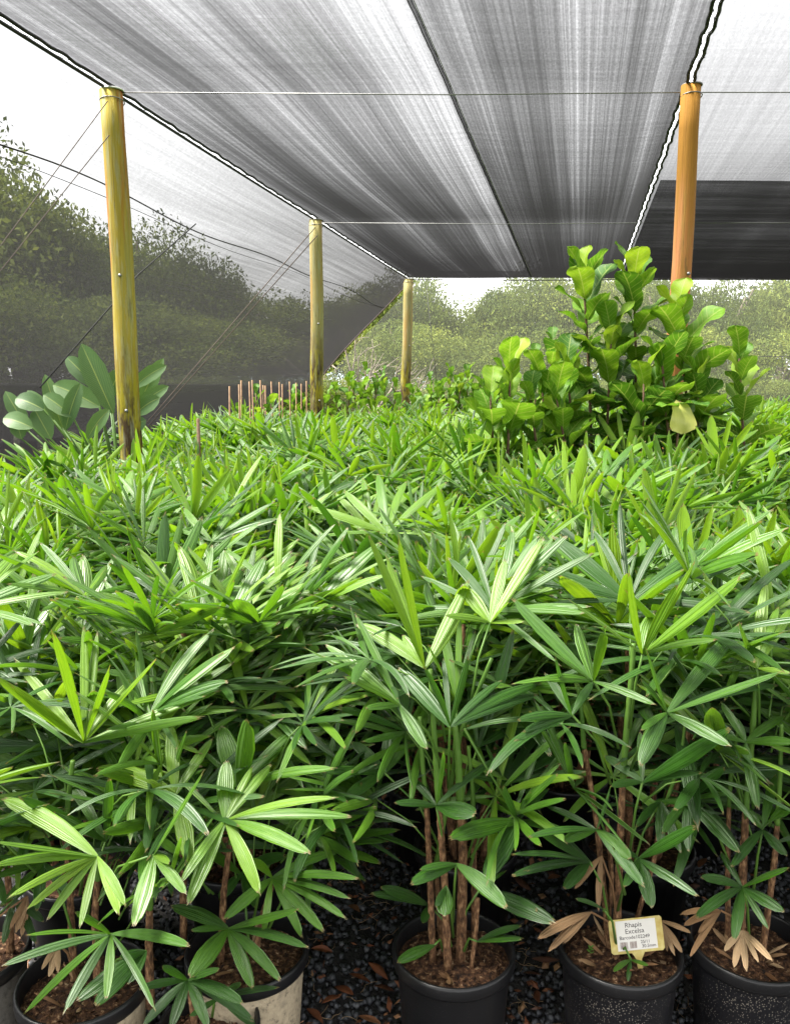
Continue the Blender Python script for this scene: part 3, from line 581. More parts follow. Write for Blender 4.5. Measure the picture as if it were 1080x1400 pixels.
B_.frond((440, 1160), .15, [(512, 1125, 14), (530, 1150, 14), (520, 1180, 14), (500, 1205, 12), (470, 1130, 16), (545, 1135, 12), (410, 1120, 14)], .24, .3)
B_.frond((330, 1195), .1, [(280, 1160, 16), (300, 1230, 18), (390, 1170, 18), (350, 1240, 18)], .24, .1)
B_.fill(28, .35, .75, ang=(-.4, 3.5), cls=('old', 'mature', 'mature'), sc=(.8, 1.0), rad=.09)

C_ = Hero((286, 1398), .22, .118, .22, 'pot_tan', 'small dark lady palm in a low pot cut off at the bottom left')
C_.cane([(270, 1400), (262, 1370), (258, 1345)], 0, .008)
C_.frond((257, 1340), -.06, [(196, 1402, 16), (234, 1404, 20), (285, 1404, 18), (333, 1372, 20), (346, 1396, 18), (300, 1325, 16), (222, 1322, 14), (190, 1352, 14)], .18, .12)
C_.frond((300, 1365), .02, [(350, 1405, 16), (380, 1350, 14), (330, 1345, 12), (260, 1390, 12)], .17, .1)

D_ = Hero((-48, 1300), .28, .155, .28, 'pot_grey', 'lady palm in a grey crusted pot cut off by the left edge')
D_.cane([(-30, 1290), (-20, 1180), (-15, 1080)], 0, .011); D_.cane([(12, 1275), (14, 1240), (10, 1180)], .05, .011)
D_.frond((-10, 1130), 0, [(-60, 1050, 20), (20, 1060, 18), (60, 1120, 20), (40, 1170, 18), (-30, 1200, 18)], .26, .2)
D_.frond((20, 1230), .02, [(60, 1260, 14), (5, 1290, 14), (45, 1200, 16), (50, 1290, 14)], .2, .1)
D_.frond((38, 1225), .0, [(22, 1275, 14), (30, 1280, 12), (14, 1270, 10)], .13, .5, mat='dry', name='dry_frond')
D_.fill(18, .4, 1.0, cls=('mature', 'old', 'mature'))

# dry brown sheaths and old stubs round the foot of the canes
for hh in (E_, F_, G_, A_, B_, D_):
    rs = np.random.default_rng(int(abs(hh.c[0]) * 100) + 70)
    for _ in range(11):
        a = rs.uniform(0, 6.28); q = rs.uniform(.02, .07); p = np.array((q * math.cos(a), q * math.sin(a) , hh.h - .045)); a2 = a + rs.normal(0, .5); l = rs.uniform(.03, .09)
        e_ = p + (l * math.cos(a2) * .8, l * math.sin(a2) * .8, l * rs.uniform(-.1, .9)); b = MB(); leaflet(b, p, e_, rs.uniform(.008, .016), (0, 0, .012), (0, -.4, 1), 4, 5, rs.uniform(.1, .9), rs, fold=.4); b.obj('dry_sheath', M['dry'], hh.o)
# second row with hand set fronds
class Back(Hero):
    def __init__(s, x, y, label, mat='pot'):
        s.c = np.array((x, y, 0)); s.r = .155; s.h = .28; s.o = empty('potted_lady_palm', (x, y, 0)); tag(s.o, label, 'potted palm', 'potted palms in the front row'); make_pot(s.o, .155, .28, mat); s.rs = np.random.default_rng(int(abs(x) * 100 + 900))
        cs, fr = palm_plan(s.rs, 1., 3)
        for c in cs: cane_obj(s.o, c, .010)
        for f in fr:
            if f[0] != 'young': put_frond(s.o, *f)
H1 = Back(-.93, 2.25, 'lady palm with a big bright fan of upright leaflets behind the left front pots')
H1.frond((115, 1015), -.40, [(20, 900, 18), (-5, 925, 18), (72, 865, 18), (115, 857, 15), (133, 865, 16), (186, 925, 22), (212, 902, 22), (301, 944, 14), (276, 980, 16), (-8, 955, 20), (15, 935, 15), (150, 912, 14)], .34, .66)
H1.frond((42, 905), .05, [(-5, 812, 20), (47, 783, 20), (95, 784, 15), (105, 816, 13), (-20, 850, 16), (143, 780, 14)], .32, .72)
H1.frond((40, 1040), -.2, [(-20, 1000, 20), (-10, 1060, 16), (80, 1080, 18), (30, 1110, 18), (90, 990, 16)], .26, .3)
H2 = Back(-.48, 2.32, 'lady palm behind the left front pots with two wide pale folded leaflets')
H2.frond((325, 1075), -.45, [(303, 993, 36), (338, 985, 34), (412, 990, 18), (275, 1025, 10), (346, 1058, 18), (457, 1050, 18), (390, 1020, 14)], .28, .45)
H2.frond((225, 1080), -.40, [(125, 975, 16), (211, 970, 20), (107, 996, 15), (172, 980, 12), (280, 1052, 14), (134, 1052, 24), (255, 1000, 14)], .32, .5)
H2.frond((220, 895), .0, [(130, 862, 14), (208, 842, 30), (338, 830, 16), (280, 868, 16), (150, 880, 16), (180, 850, 16)], .28, .55)
H4 = Back(1.34, 1.99, 'lady palm standing right of the rightmost speckled pot, its leaves reaching into the right edge', 'pot_speck')
H3 = Back(-.62, 2.75, 'lady palm standing taller in the third row with a silvery upright fan')
H3.frond((220, 832), -.20, [(175, 720, 18), (226, 700, 20), (276, 707, 22), (320, 730, 18), (150, 770, 14), (250, 705, 13), (300, 775, 16), (120, 720, 13)], .34, .35)
H3.frond((297, 832), -.25, [(228, 750, 14), (308, 745, 18), (410, 735, 20), (420, 770, 20), (437, 817, 16), (370, 775, 20), (350, 725, 16), (262, 760, 13)], .34, .65)

# ------------------------------------------------------------ the field of palms
heroes = [(h.c[0], h.c[1]) for h in (E_, F_, G_, A_, B_, D_, H1, H2, H3, H4)]
midfr = lambda: None
cane_me = []
for k in range(4):
    b = MB(); tube(b, [(0, 0, 0), (.004, .003, .3), (0, 0, .6)], [.012, .010, .008], 6); cane_me.append(b.mesh('cane', M['cane']))
b = MB(); r, h = .155, .28; lathe(b, [(.001, 0), (r * .8, 0), (r * .925, h - .035), (r * .99, h - .034), (r, h - .006), (r * .985, h), (r * .945, h), (r * .88, h - .09)], 24); pot_me = b.mesh('pot', M['pot'])
b = MB(); b.add([(0, 0, .245)] + [(.142 * math.cos(6.283 * j / 20), .142 * math.sin(6.283 * j / 20), .235) for j in range(20)], [(0, 1 + j, 1 + (j + 1) % 20) for j in range(20)]); soil_me = b.mesh('soil', M['soil'])
# whole palms as one mesh each, for those too far off to show their parts
def whole(seed, lod, canes=None):
    rs = np.random.default_rng(seed); cs, fr = palm_plan(rs, 1., 1, canes); b = MB()
    if lod != 'far':
        for c in cs: tube(b, c, .010, 4, 0, cap=False, mat=1)
        lathe(b, [(.11, 0), (.145, .25), (.155, .28), (.14, .28), (.135, .24)], 12, mat=2)
    key = 'midarr' if lod == 'midwhole' else 'far'
    for cl, k, p, rz, ty, s in fr:
        v, f, uv, t = FR[cl, key, k].arrays(); b.v.append(v @ rotm(rz, ty, s).T + p); b.f += [tuple(i + b.n for i in q) for q in f]; b.m += [0] * len(f); b.uv.append(uv); b.t.append(t); b.n += len(v)
    return b
WH = [whole(900 + k, 'midwhole').mesh('potted_lady_palm', [M['palm'], M['cane'], M['pot']]) for k in range(8)]
WF = [whole(950 + k, 'far', 5) for k in range(5)]
spots = []
SP = .47
for j in range(0, 26):
    y = 2.36 + j * SP
    for i in range(-14, 30):
        x = .15 + i * (SP + .01) + SL * (y - 1.91) + (SP / 2 if j % 2 else 0) + random.uniform(-.05, .05); yy = y + random.uniform(-.05, .05)
        px = 540 + FPX * x / (yy * .989 + .06)
        if (px < -130 or px > 1210) and not (y < 5.2 and -1.6 < x < 3.0): continue
        if x < ridge(XL, yy) - (1.05 if yy > 4 else 1.2): continue
        if any(math.hypot(x - a, yy - b_) < .36 for a, b_ in heroes): continue
        if math.hypot(x - XL, yy - 6.1) < .24 or math.hypot(x - ridge(XL, 10.6), yy - 10.6) < .25: continue
        if 1.05 < x < 3.6 and 5.55 < yy < 6.9: continue                    # the figs stand here
        if x < ridge(XL, yy) + .0 and 5.6 < yy < 7.4: continue             # paddle leaved plant, small fig
        if yy > 12.6 and x < ridge(XM, yy) + 1.2: continue                 # back figs
        if abs(x - 1.78) < .42 and abs(yy - 3.35) < .30: continue          # a missing pot leaves a dark hollow on the right
        spots.append((x, yy, j))
spots.sort(key=lambda s: s[1])
print('palms', len(spots))
LBL = [(3.3, 'lady palm in a black pot directly behind the front row, its pot half hidden'),
       (6.3, 'lady palm in the near half of the bed, crown merging with its neighbours'),
       (9.5, 'lady palm in the middle of the bed beyond the mossy post, only its crown showing'),
       (99, 'small looking lady palm crown toward the far end of the bed')]
far = MB(); nind = 0
ORD = ['first', 'second', 'third', 'fourth', 'fifth', 'sixth', 'seventh', 'eighth', 'ninth', 'tenth', 'eleventh', 'twelfth', 'thirteenth']
rank = {}
ORD += ['fourteenth', 'fifteenth', 'sixteenth', 'seventeenth', 'eighteenth', 'nineteenth', 'twentieth', 'twenty-first', 'twenty-second']
for j in range(8):
    for q_, sp_ in enumerate(sorted(t for t in spots if t[2] == j)): rank[sp_] = (ORD[j], ORD[q_])
for n, sp_ in enumerate(spots):
    x, y, j = sp_
    s = random.uniform(.92, 1.10) * (1.03 if x > 1 and y > 3.5 else 1) * (1.05 if y > 5 else 1); rz = random.uniform(0, 6.28)
    if n >= 285:
        v, f, uv, t = WF[n % 5].arrays(); far.v.append(v @ rotm(rz, 0, s).T + (x, y, 0)); far.f += [tuple(i + far.n for i in q) for q in f]; far.m += [0] * len(f); far.uv.append(uv); far.t.append(np.clip(t + .1, 0, 1)); far.n += len(v)
        continue
    lab = next(l for lim, l in LBL if y < lim); grp = 'potted palms ' + ('just behind the front row' if y < 3.3 else 'in the near half of the bed' if y < 6.3 else 'in the middle of the bed' if y < 9.5 else 'at the far end of the bed')
    side = 'left of the mossy post' if x < ridge(XL, y) + .1 else 'toward the mossy post side' if x < ridge(XM, y) - 1.0 else 'under the thin roof seam' if x < ridge(XM, y) + .8 else 'in front of the figs' if (x < ridge(XR, y) + .6 and y < 6.2) else 'right of the figs' if x > ridge(XR, y) + .2 else 'behind the figs'
    if sp_ in rank: lab = 'lady palm, %s from the left in the %s row back' % rank[sp_][::-1]; grp = 'potted palms just behind the front row' if j < 3 else 'potted palms in the near half of the bed'
    else:
        if y < 6.3: lab = 'lady palm in the near half of the bed, ' + side
        elif y < 9.5: lab = 'lady palm crown in the middle depth of the bed, ' + side
        else: lab = 'small looking lady palm crown near the far end, ' + side
        grp = lab.replace('lady palm', 'lady palms')
    if y < 6.0:
        o = empty('potted_lady_palm', (x, y, 0), 0); rs = np.random.default_rng(3000 + n); cs, fr = palm_plan(rs, 1., 3 if y < 3.5 else 1); o.scale = (s, s, s)
        link(bpy.data.objects.new('pot', pot_me), o); link(bpy.data.objects.new('soil', soil_me), o)
        for c in cs:
            q = link(bpy.data.objects.new('cane', cane_me[int(rs.integers(4))]), o); d = c[2] - c[0]; q.location = c[0]; q.scale = (1, 1, np.linalg.norm(d) / .6); q.rotation_euler = (0, math.atan2(math.hypot(d[0], d[1]), d[2]), math.atan2(d[1], d[0]))
        for f_ in fr: put_frond(o, *f_, lod='near' if y < 2.7 else 'mid')
    else:
        o = link(bpy.data.objects.new('potted_lady_palm', WH[n % 8])); o.location = (x, y, 0); o.scale = (s, s, s); o.rotation_euler = (0, 0, rz)
    tag(o, lab, 'potted palm', grp)
if far.n:
    tag(far.obj('distant_lady_palms', M['palm']), 'mass of lady palm crowns at the far end of the bed', 'potted palms', kind='stuff')

# ------------------------------------------------------------ plant tag in pot F
def quad_slab(mb, pts, th, mat=0):
    n = len(pts); v = [(x, 0, z) for x, z in pts] + [(x, th, z) for x, z in pts]
    mb.add(v, [tuple(range(n)), tuple(range(2 * n - 1, n - 1, -1))] + [(i, i + n, (i + 1) % n + n, (i + 1) % n) for i in range(n)], None, .5, mat)
tg = atz(875, 1324, .25); to = empty('plant_tag', tuple(tg)); tag(to, 'yellowed plastic plant tag with a white printed sticker stuck in the speckled pot', 'plant tag')
to.rotation_euler = (R(-14), R(-5), R(2)); m = NT('tag_plastic'); tc = m.n('TexCoord').outputs['Object']; m.l(m.ramp(m.noise(tc, 60, 4), [(.3, (.38, .27, .06)), (.6, (.48, .40, .14)), (.8, (.56, .50, .28))]), m.b.inputs['Base Color']); m.b.inputs['Roughness'].default_value = .5; tagm = m.m
b = MB(); quad_slab(b, [(-.006, 0), (.006, 0), (.007, .022), (.016, .038), (.062, .038), (.067, .043), (.067, .116), (.062, .121), (-.062, .121), (-.067, .116), (-.067, .043), (-.062, .038), (-.016, .038), (-.007, .022)], .002); b.obj('tag_plate', tagm, to, False)
m = NT('white_sticker'); m.b.inputs['Base Color'].default_value = (.60, .58, .54, 1); m.b.inputs['Roughness'].default_value = .5; stm = m.m
m = NT('faded_ink'); m.b.inputs['Base Color'].default_value = (.05, .045, .045, 1); ink = m.m
m = NT('faded_barcode_ink'); m.b.inputs['Base Color'].default_value = (.26, .20, .18, 1); ink2 = m.m
b = MB(); quad_slab(b, [(-.050, .045), (.050, .045), (.050, .117), (-.050, .117)], .0006); stk = b.obj('sticker', stm, to, False); stk.location = (0, -.0008, 0)
def text(s, x, z, size, align='CENTER'):
    c = bpy.data.curves.new('printed_text', 'FONT'); c.body = s; c.size = size; c.align_x = align; c.extrude = .0001; c.materials.append(ink)
    q = bpy.data.objects.new('printed_text_curve', c); COL.objects.link(q); bpy.context.view_layer.update(); me_ = bpy.data.meshes.new_from_object(q); bpy.data.objects.remove(q)
    o = link(bpy.data.objects.new('printed_text', me_), stk); o.location = (x, -.0004, z); o.rotation_euler = (R(90), 0, 0)
text('Rhapis', -.006, .1005, .0165); text('Excelsa', -.004, .0855, .0165); text('Barcode102249', -.044, .0725, .0120, 'LEFT'); text('25/11', .008, .060, .0105, 'LEFT'); text('30.5mm', .010, .0495, .0110, 'LEFT')
b = MB(); x = -.043
while x < -.002:
    wd = random.choice((.0006, .001, .0016)); 
    if not -.024 < x < -.019: box(b, (x, -.0006, .050), (x + wd, -.0002, .066))
    x += wd + random.choice((.0006, .0012))
b.obj('barcode', ink2, stk, False)
# tiny weed in the same pot
wo = empty('pot_weed', tuple(atz(806, 1305, .25))); tag(wo, 'tiny bright green weed seedling on the soil beside the plant tag', 'weed')
b = MB(); tube(b, [(0, 0, 0), (.002, 0, .01), (.001, 0, .022)], .0008, 4); b.obj('stem', M['weed'], wo)
for k in range(9):
    a = k * 2.4; b = MB(); p = (.001, 0, .004 + .002 * k); leaflet(b, p, (p[0] + .010 * math.cos(a), .010 * math.sin(a), p[2] + .004), .006, (0, 0, .002), (0, 0, 1), 2, 4, .8, rng, teeth=0, shape='oval'); b.obj('leaf', M['weed'], wo)

# ------------------------------------------------------------ fiddle leaf figs
figmesh = []
for k in range(10):
    rs = np.random.default_rng(60 + k); L = 1.; b = MB(); dr = rs.uniform(.0, .12); tt = (.15, .3, .4, .55, .7, .5, .65, .85, .45, .95)[k]
    tube(b, [(0, 0, 0), (.04, 0, .01), (.09, 0, .015)], .012, 5, .6, cap=False)
    leaflet(b, (.08, 0, .01), (L, 0, -dr), .66, (0, 0, .12), (0, 0, 1), 8, 14, tt, rs, fold=-.09, pleat=0, teeth=0, shape='fiddle')
    v = b.v[-1]; figmesh.append(b.mesh('leaf', M['fig']))
def fig_leaf(parent, p, rz, pitch, s, k, roll=0.):
    o = link(bpy.data.objects.new('leaf', figmesh[k]), parent); o.location = p; o.rotation_euler = (roll, -pitch, rz); o.scale = (s, s, s)
def fig(base, tips, label, grp, size=.24, seed=1, young=.5, step=.05, reach=.75, name='fiddle_leaf_fig', kmax=9):
    o = empty(name, tuple(base)); tag(o, label, 'fig plant', grp); rs = np.random.default_rng(seed)
    for ti, tip in enumerate(tips):
        tip = np.asarray(tip) - base; st = np.array((rs.normal(0, .05), rs.normal(0, .05), .15)); md = st * .5 + tip * .5 + (rs.normal(0, .04), rs.normal(0, .04), -.02)
        ts = np.linspace(0, 1, 9); P = [(1 - t) ** 2 * st + 2 * t * (1 - t) * md + t * t * tip for t in ts]; b = MB(); tube(b, P, np.linspace(.016, .007, 9), 7); b.obj('trunk', M['twig'], o)
        L = np.linalg.norm(tip - st); n = int(L * reach / step); a0 = rs.uniform(0, 6.28)
        for i in range(n):
            f = i / n; t = 1 - f * reach; p = (1 - t) ** 2 * st + 2 * t * (1 - t) * md + t * t * tip
            if i < 4: pit, s, k = R(rs.uniform(55, 80)), size * rs.uniform(.6, .95), int(rs.integers(6, 10)) if rs.random() < young else int(rs.integers(3, 8))
            elif i < 10: pit, s, k = R(rs.uniform(30, 62)), size * rs.uniform(.75, 1.2), int(rs.integers(3, 8))
            else: pit, s, k = R(rs.uniform(-5, 45)), size * rs.uniform(.65, 1.15), int(rs.integers(0, 5))
            fig_leaf(o, p, a0 + i * 2.4, pit, s, min(k, kmax) if kmax == 9 else k % kmax, rs.normal(0, .25))
    return o
g1 = 'fiddle leaf figs by the orange post'
fig(np.array((1.42, 5.75, 0)), [at(797, 376, 5.6), at(835, 455, 5.5), at(775, 505, 5.5)], 'tall fiddle leaf fig with its bright crown left of the roof gap', g1, .32, 11, step=.042)
fig(np.array((1.72, 5.65, 0)), [at(866, 376, 5.6), at(880, 520, 5.3)], 'tallest central fiddle leaf fig with upright lime crown under the laced gap', g1, .32, 12, step=.042)
fig(np.array((2.02, 5.62, 0)), [at(925, 432, 5.5), at(905, 500, 5.3), at(955, 525, 5.4)], 'fiddle leaf fig hiding the foot of the orange post', g1, .31, 13, step=.042)
fig(np.array((2.52, 5.75, 0)), [at(1010, 490, 5.6)], 'single stemmed fiddle leaf fig at the right end of the fig clump', g1, .27, 14, reach=.45)
fig(np.array((.78, 5.45, 0)), [at(697, 505, 5.3), at(670, 540, 5.3)], 'short bright fiddle leaf fig at the left end of the fig clump', g1, .30, 15, reach=.4)
fig(np.array((1.15, 5.75, 0)), [at(740, 520, 5.5), at(760, 540, 5.3), at(725, 545, 5.3)], 'low dense fiddle leaf fig between the short and the tall ones', g1, .27, 16, young=.15)
fig(np.array((1.2, 6.9, 0)), [at(755, 465, 6.8), at(730, 490, 6.8)], 'dark small leaved fiddle leaf fig behind the clump, left of the tall crown', g1, .17, 17, young=.1)
g2 = 'dark fig plants at the far end of the bed'
k = 0
for px, py, Y in ((500, 508, 12.2), (478, 520, 12.0), (525, 515, 12.4), (565, 540, 11.6), (588, 520, 12.8), (615, 512, 12.9), (640, 508, 13), (665, 520, 12.6), (600, 545, 11.2), (685, 512, 12.9), (350, 538, 9.6), (430, 530, 12.), (655, 545, 11.8), (400, 540, 12)):
    q = at(px, py, Y); fig(np.array((q[0], q[1], 0)), [q, q + (.18, -.05, -.12), q + (-.2, .0, -.16)], 'leafy dark green fig before the end net, %s of its row from the left' % ORD[sorted((500, 478, 525, 565, 588, 615, 640, 665, 600, 685, 430, 655, 400)).index(px)] if Y > 10 else 'small dark fig among the bamboo stakes', g2 if Y > 10 else None, .22 if px > 540 else .20, 40 + k, young=.12, step=.055, reach=.32); k += 1
# one yellow leaf
yl = leaf_mat('yellow_leaf', [(0, (.55, .55, .12)), (1, (.7, .68, .2))], edge=False, ribs=1, trans=.3)
o = empty('fiddle_leaf_fig', tuple(at(926, 548, 5.15) * (1, 1, 0))); tag(o, 'short fiddle leaf fig carrying one big yellowing leaf', 'fig plant', g1)
b = MB(); tube(b, [(0, 0, .2), (.01, 0, at(926, 548, 5.15)[2])], .008, 6); b.obj('trunk', M['twig'], o)
z = at(926, 548, 5.15)[2]; b = MB(); leaflet(b, (0, 0, z), (.02, -.06, z - .20), .17, (0, -.05, .02), (0, -1, .3), 6, 9, .5, rng, fold=-.1, pleat=0, teeth=0, shape='fiddle'); tag(b.obj('leaf', yl, o), 'yellow hanging leaf')
for i in range(7): fig_leaf(o, (0, 0, z - .01 * i), i * 2.4 + .6, R(random.uniform(0, 30)), .2, i % 5)

# ------------------------------------------------------------ paddle leaved plant behind the mossy post
o = empty('bird_of_paradise_plant', (-2.15, 6.45, 0)); tag(o, 'broad paddle leaved plant behind the thick mossy post', 'plant'); c0 = np.array((-2.15, 6.45, 0.))
for (bx, by, tx, ty, Y, wd) in ((131, 530, 91, 488, 6.5, .15), (155, 565, 112, 470, 6.4, .20), (86, 585, 62, 512, 6.5, .13), (40, 590, 8, 535, 6.3, .13), (185, 565, 224, 490, 6.7, .14), (136, 556, 73, 526, 6.3, .19), (90, 588, 111, 524, 6.2, .13), (183, 530, 228, 500, 6.6, .13), (184, 562, 231, 528, 6.35, .12), (184, 568, 219, 544, 6.3, .14), (74, 574, 38, 534, 6.3, .10), (150, 545, 166, 505, 6.7, .15), (120, 600, 150, 560, 6.2, .12), (60, 560, 22, 545, 6.1, .16), (45, 585, 5, 572, 6.0, .15), (70, 600, 48, 560, 6.1, .16), (100, 570, 60, 540, 6.2, .14), (30, 600, 25, 575, 6.0, .13), (178, 590, 200, 575, 6.1, .12)):
    A, T = at(bx, by, Y) - c0, at(tx, ty, Y + .03) - c0; b = MB(); tube(b, [np.array((random.uniform(-.06, .06), random.uniform(-.06, .06), .3)), A * (.5, .5, .75), A], [.014, .010, .006], 6); pt = b.obj('leaf_stalk', M['stem'], o)
    b = MB(); leaflet(b, A, T, wd * .95, (0, -.03, .03), (0.25, -1, .25 + .3 * (bx < 75)), 8, 10, random.uniform(.2, 1), rng, fold=-.12, pleat=.0, teeth=0, shape='oval'); b.obj('leaf', M['paddle'], pt)

# ------------------------------------------------------------ stakes
for i, px in enumerate((314, 327, 330, 341, 345, 356, 360, 363, 371, 382, 386, 396, 405, 412, 419)):
    Y = 8.6 + .22 * i * .8; top = at(px, 520 + random.uniform(-2, 8), Y); b = MB(); tube(b, [(random.uniform(-.03, .03), 0, -top[2] + .3), (0, 0, 0)], .009, 6)
    q = b.obj('bamboo_stake', M['bamboo']); q.location = top; tag(q, 'thin brown bamboo stake in the row along the side cloth', 'stake', 'bamboo stakes left of the second post')
b = MB(); t = at(271, 572, 6.6); tube(b, [(0, 0, -t[2] + .3), (0, 0, 0)], .014, 8); q = b.obj('dark_stake', M['twig']); q.location = t; tag(q, 'lone dark red brown stake rising from the palms right of the mossy post', 'stake')

# ------------------------------------------------------------ gravel, litter
t0 = (1 + 5 ** .5) / 2
ico = np.array([(-1, t0, 0), (1, t0, 0), (-1, -t0, 0), (1, -t0, 0), (0, -1, t0), (0, 1, t0), (0, -1, -t0), (0, 1, -t0), (t0, 0, -1), (t0, 0, 1), (-t0, 0, -1), (-t0, 0, 1)]) / 1.9
icf = np.array([(0, 11, 5), (0, 5, 1), (0, 1, 7), (0, 7, 10), (0, 10, 11), (1, 5, 9), (5, 11, 4), (11, 10, 2), (10, 7, 6), (7, 1, 8), (3, 9, 4), (3, 4, 2), (3, 2, 6), (3, 6, 8), (3, 8, 9), (4, 9, 5), (2, 4, 11), (6, 2, 10), (8, 6, 7), (9, 8, 1)])
N = 30000
xy = np.stack([rng.uniform(-1.3, 2.6, N), 1.15 + 3.0 * rng.random(N) ** 1.25], 1)
sz = rng.uniform(.0045, .0125, N) * np.where(rng.random(N) < .12, 1.35, 1)
V = ico[None] * rng.uniform(.6, 1.25, (N, 12, 1)) * (sz[:, None] * rng.uniform(.6, 1.2, (N, 3)))[:, None, :]
ang = rng.uniform(0, 6.28, N); ca, sa = np.cos(ang)[:, None], np.sin(ang)[:, None]
V = np.stack([V[..., 0] * ca - V[..., 1] * sa, V[..., 0] * sa + V[..., 1] * ca, V[..., 2]], -1); tl = rng.normal(0, .5, N)[:, None]
V[..., 2], V[..., 1] = V[..., 2] * np.cos(tl) + V[..., 1] * np.sin(tl), V[..., 1] * np.cos(tl) - V[..., 2] * np.sin(tl)
V += np.concatenate([xy, (.004 + sz * .45 + rng.uniform(0, .008, N))[:, None]], 1)[:, None, :]
me = bpy.data.meshes.new('gravel'); me.vertices.add(N * 12); me.vertices.foreach_set('co', V.ravel().astype(np.float32))
me.loops.add(N * 60); me.loops.foreach_set('vertex_index', (icf[None] + 12 * np.arange(N)[:, None, None]).ravel().astype(np.int32)); me.polygons.add(N * 20); me.polygons.foreach_set('loop_start', np.arange(0, N * 60, 3, dtype=np.int32))
bright = np.clip(rng.beta(2, 4, N) + np.where((xy[:, 0] > .75) & (xy[:, 1] > 2.0), .38, 0) * rng.random(N), 0, 1)
a = me.attributes.new('tint', 'FLOAT', 'POINT'); a.data.foreach_set('value', np.repeat(bright, 12).astype(np.float32)); me.materials.append(M['stone']); me.update(calc_edges=True); me.validate()
tag(link(bpy.data.objects.new('gravel', me)), kind='stuff')
# fine litter: bark crumbs, leaf scraps, fibrous roots
b = MB()
for _ in range(2600):
    x, y = rng.uniform(-1.2, 2.2), 1.2 + 2.4 * rng.random() ** 1.3
    if rng.random() > (.95 if (-.45 < x < .0 or .3 < x < .45) else .45): continue
    c = np.array((x, y, .020 + rng.uniform(0, .006))); a = rng.uniform(0, 6.28); l = rng.uniform(.005, .022); d = np.array((math.cos(a), math.sin(a), rng.normal(0, .3))) * l; e_ = np.array((-math.sin(a), math.cos(a), rng.normal(0, .4))) * l * rng.uniform(.25, .7)
    b.add([c - d, c + e_, c + d * .9, c - e_, c + (0, 0, l * .3)], [(0, 3, 4), (3, 2, 4), (2, 1, 4), (1, 0, 4)], None, rng.uniform(0, 1))
tag(b.obj('leaf_litter', M['litter'], None, False), kind='stuff')
b = MB()
for _ in range(420):
    x, y = rng.choice([rng.normal(.33, .06), rng.normal(-.18, .12), rng.normal(.74, .04), rng.uniform(-.5, 2)]), 1.2 + 1.6 * rng.random() ** 1.3
    c = np.array((x, y, .018)); a = rng.uniform(0, 6.28); pts = [c]
    for k in range(5): a += rng.normal(0, .6); pts.append(pts[-1] + np.array((math.cos(a) * .014, math.sin(a) * .014, rng.normal(.001, .004)))); pts[-1][2] = max(.012, pts[-1][2])
    tube(b, pts, .0008, 3, .8, cap=False)
tag(b.obj('root_fibres', M['dry']), kind='stuff')
lv = []
for k in range(5):
    rs = np.random.default_rng(500 + k); b = MB(); leaflet(b, (-.045, 0, 0), (.045, 0, .004), .036, (0, 0, .016 * rs.uniform(.3, 1.3)), (0, 0, 1), 4, 8, (.2, .35, .5, .8, .4)[k], rs, fold=rs.uniform(-.3, .3), pleat=0, teeth=0, shape='point'); lv.append(b.mesh('fallen_leaf', M['litter']))
for px, py, s, lab in ((713, 1207, 1.1, 'red brown fallen leaf on gravel between the middle and tagged pots'), (757, 1200, .9, 'small reddish fallen leaf on the gravel left of the tagged palm'), (746, 1312, 1.1, 'long red brown leaf lying beside the rim of the tagged pot'), (727, 1332, 1., 'dull red fallen leaf just left of the tagged pot'), (517, 1328, 1.0, 'curled maroon leaf touching the left of the middle pot'), (492, 1338, .9, 'dark red leaf on the gravel left of the middle pot'), (735, 1363, .7, 'small brown leaf low between the middle and tagged pots'), (484, 1243, .9, 'upright brown leaf on the gravel behind the crusted pots'), (452, 1367, .8, 'orange brown leaf at the lower left gravel'), (470, 1355, 1., 'pale ragged leaf beside the orange brown one'), (440, 1300, .9, 'dry leaf on the gravel right of the crusted pot'), (525, 1352, .8, 'pale brown leaf scrap under the middle pot'), (697, 1318, .8, 'tan leaf scrap at the right of the middle pot'), (960, 1180, 1., 'red brown leaf on the light gravel behind the tagged pot'), (505, 1395, .9, 'brown leaf at the bottom of the photo beside the middle pot'), (430, 1390, .9, 'brown leaf on gravel at the bottom beside the crusted pot')):
    q = atz(px, py, .03); o = link(bpy.data.objects.new('fallen_leaf', lv[int(rng.integers(5))])); o.location = q; o.rotation_euler = (rng.normal(0, .25), rng.normal(0, .2), rng.uniform(0, 6.28)); o.scale = (s * .8,) * 3; tag(o, lab, 'fallen leaf', 'fallen dry leaves')

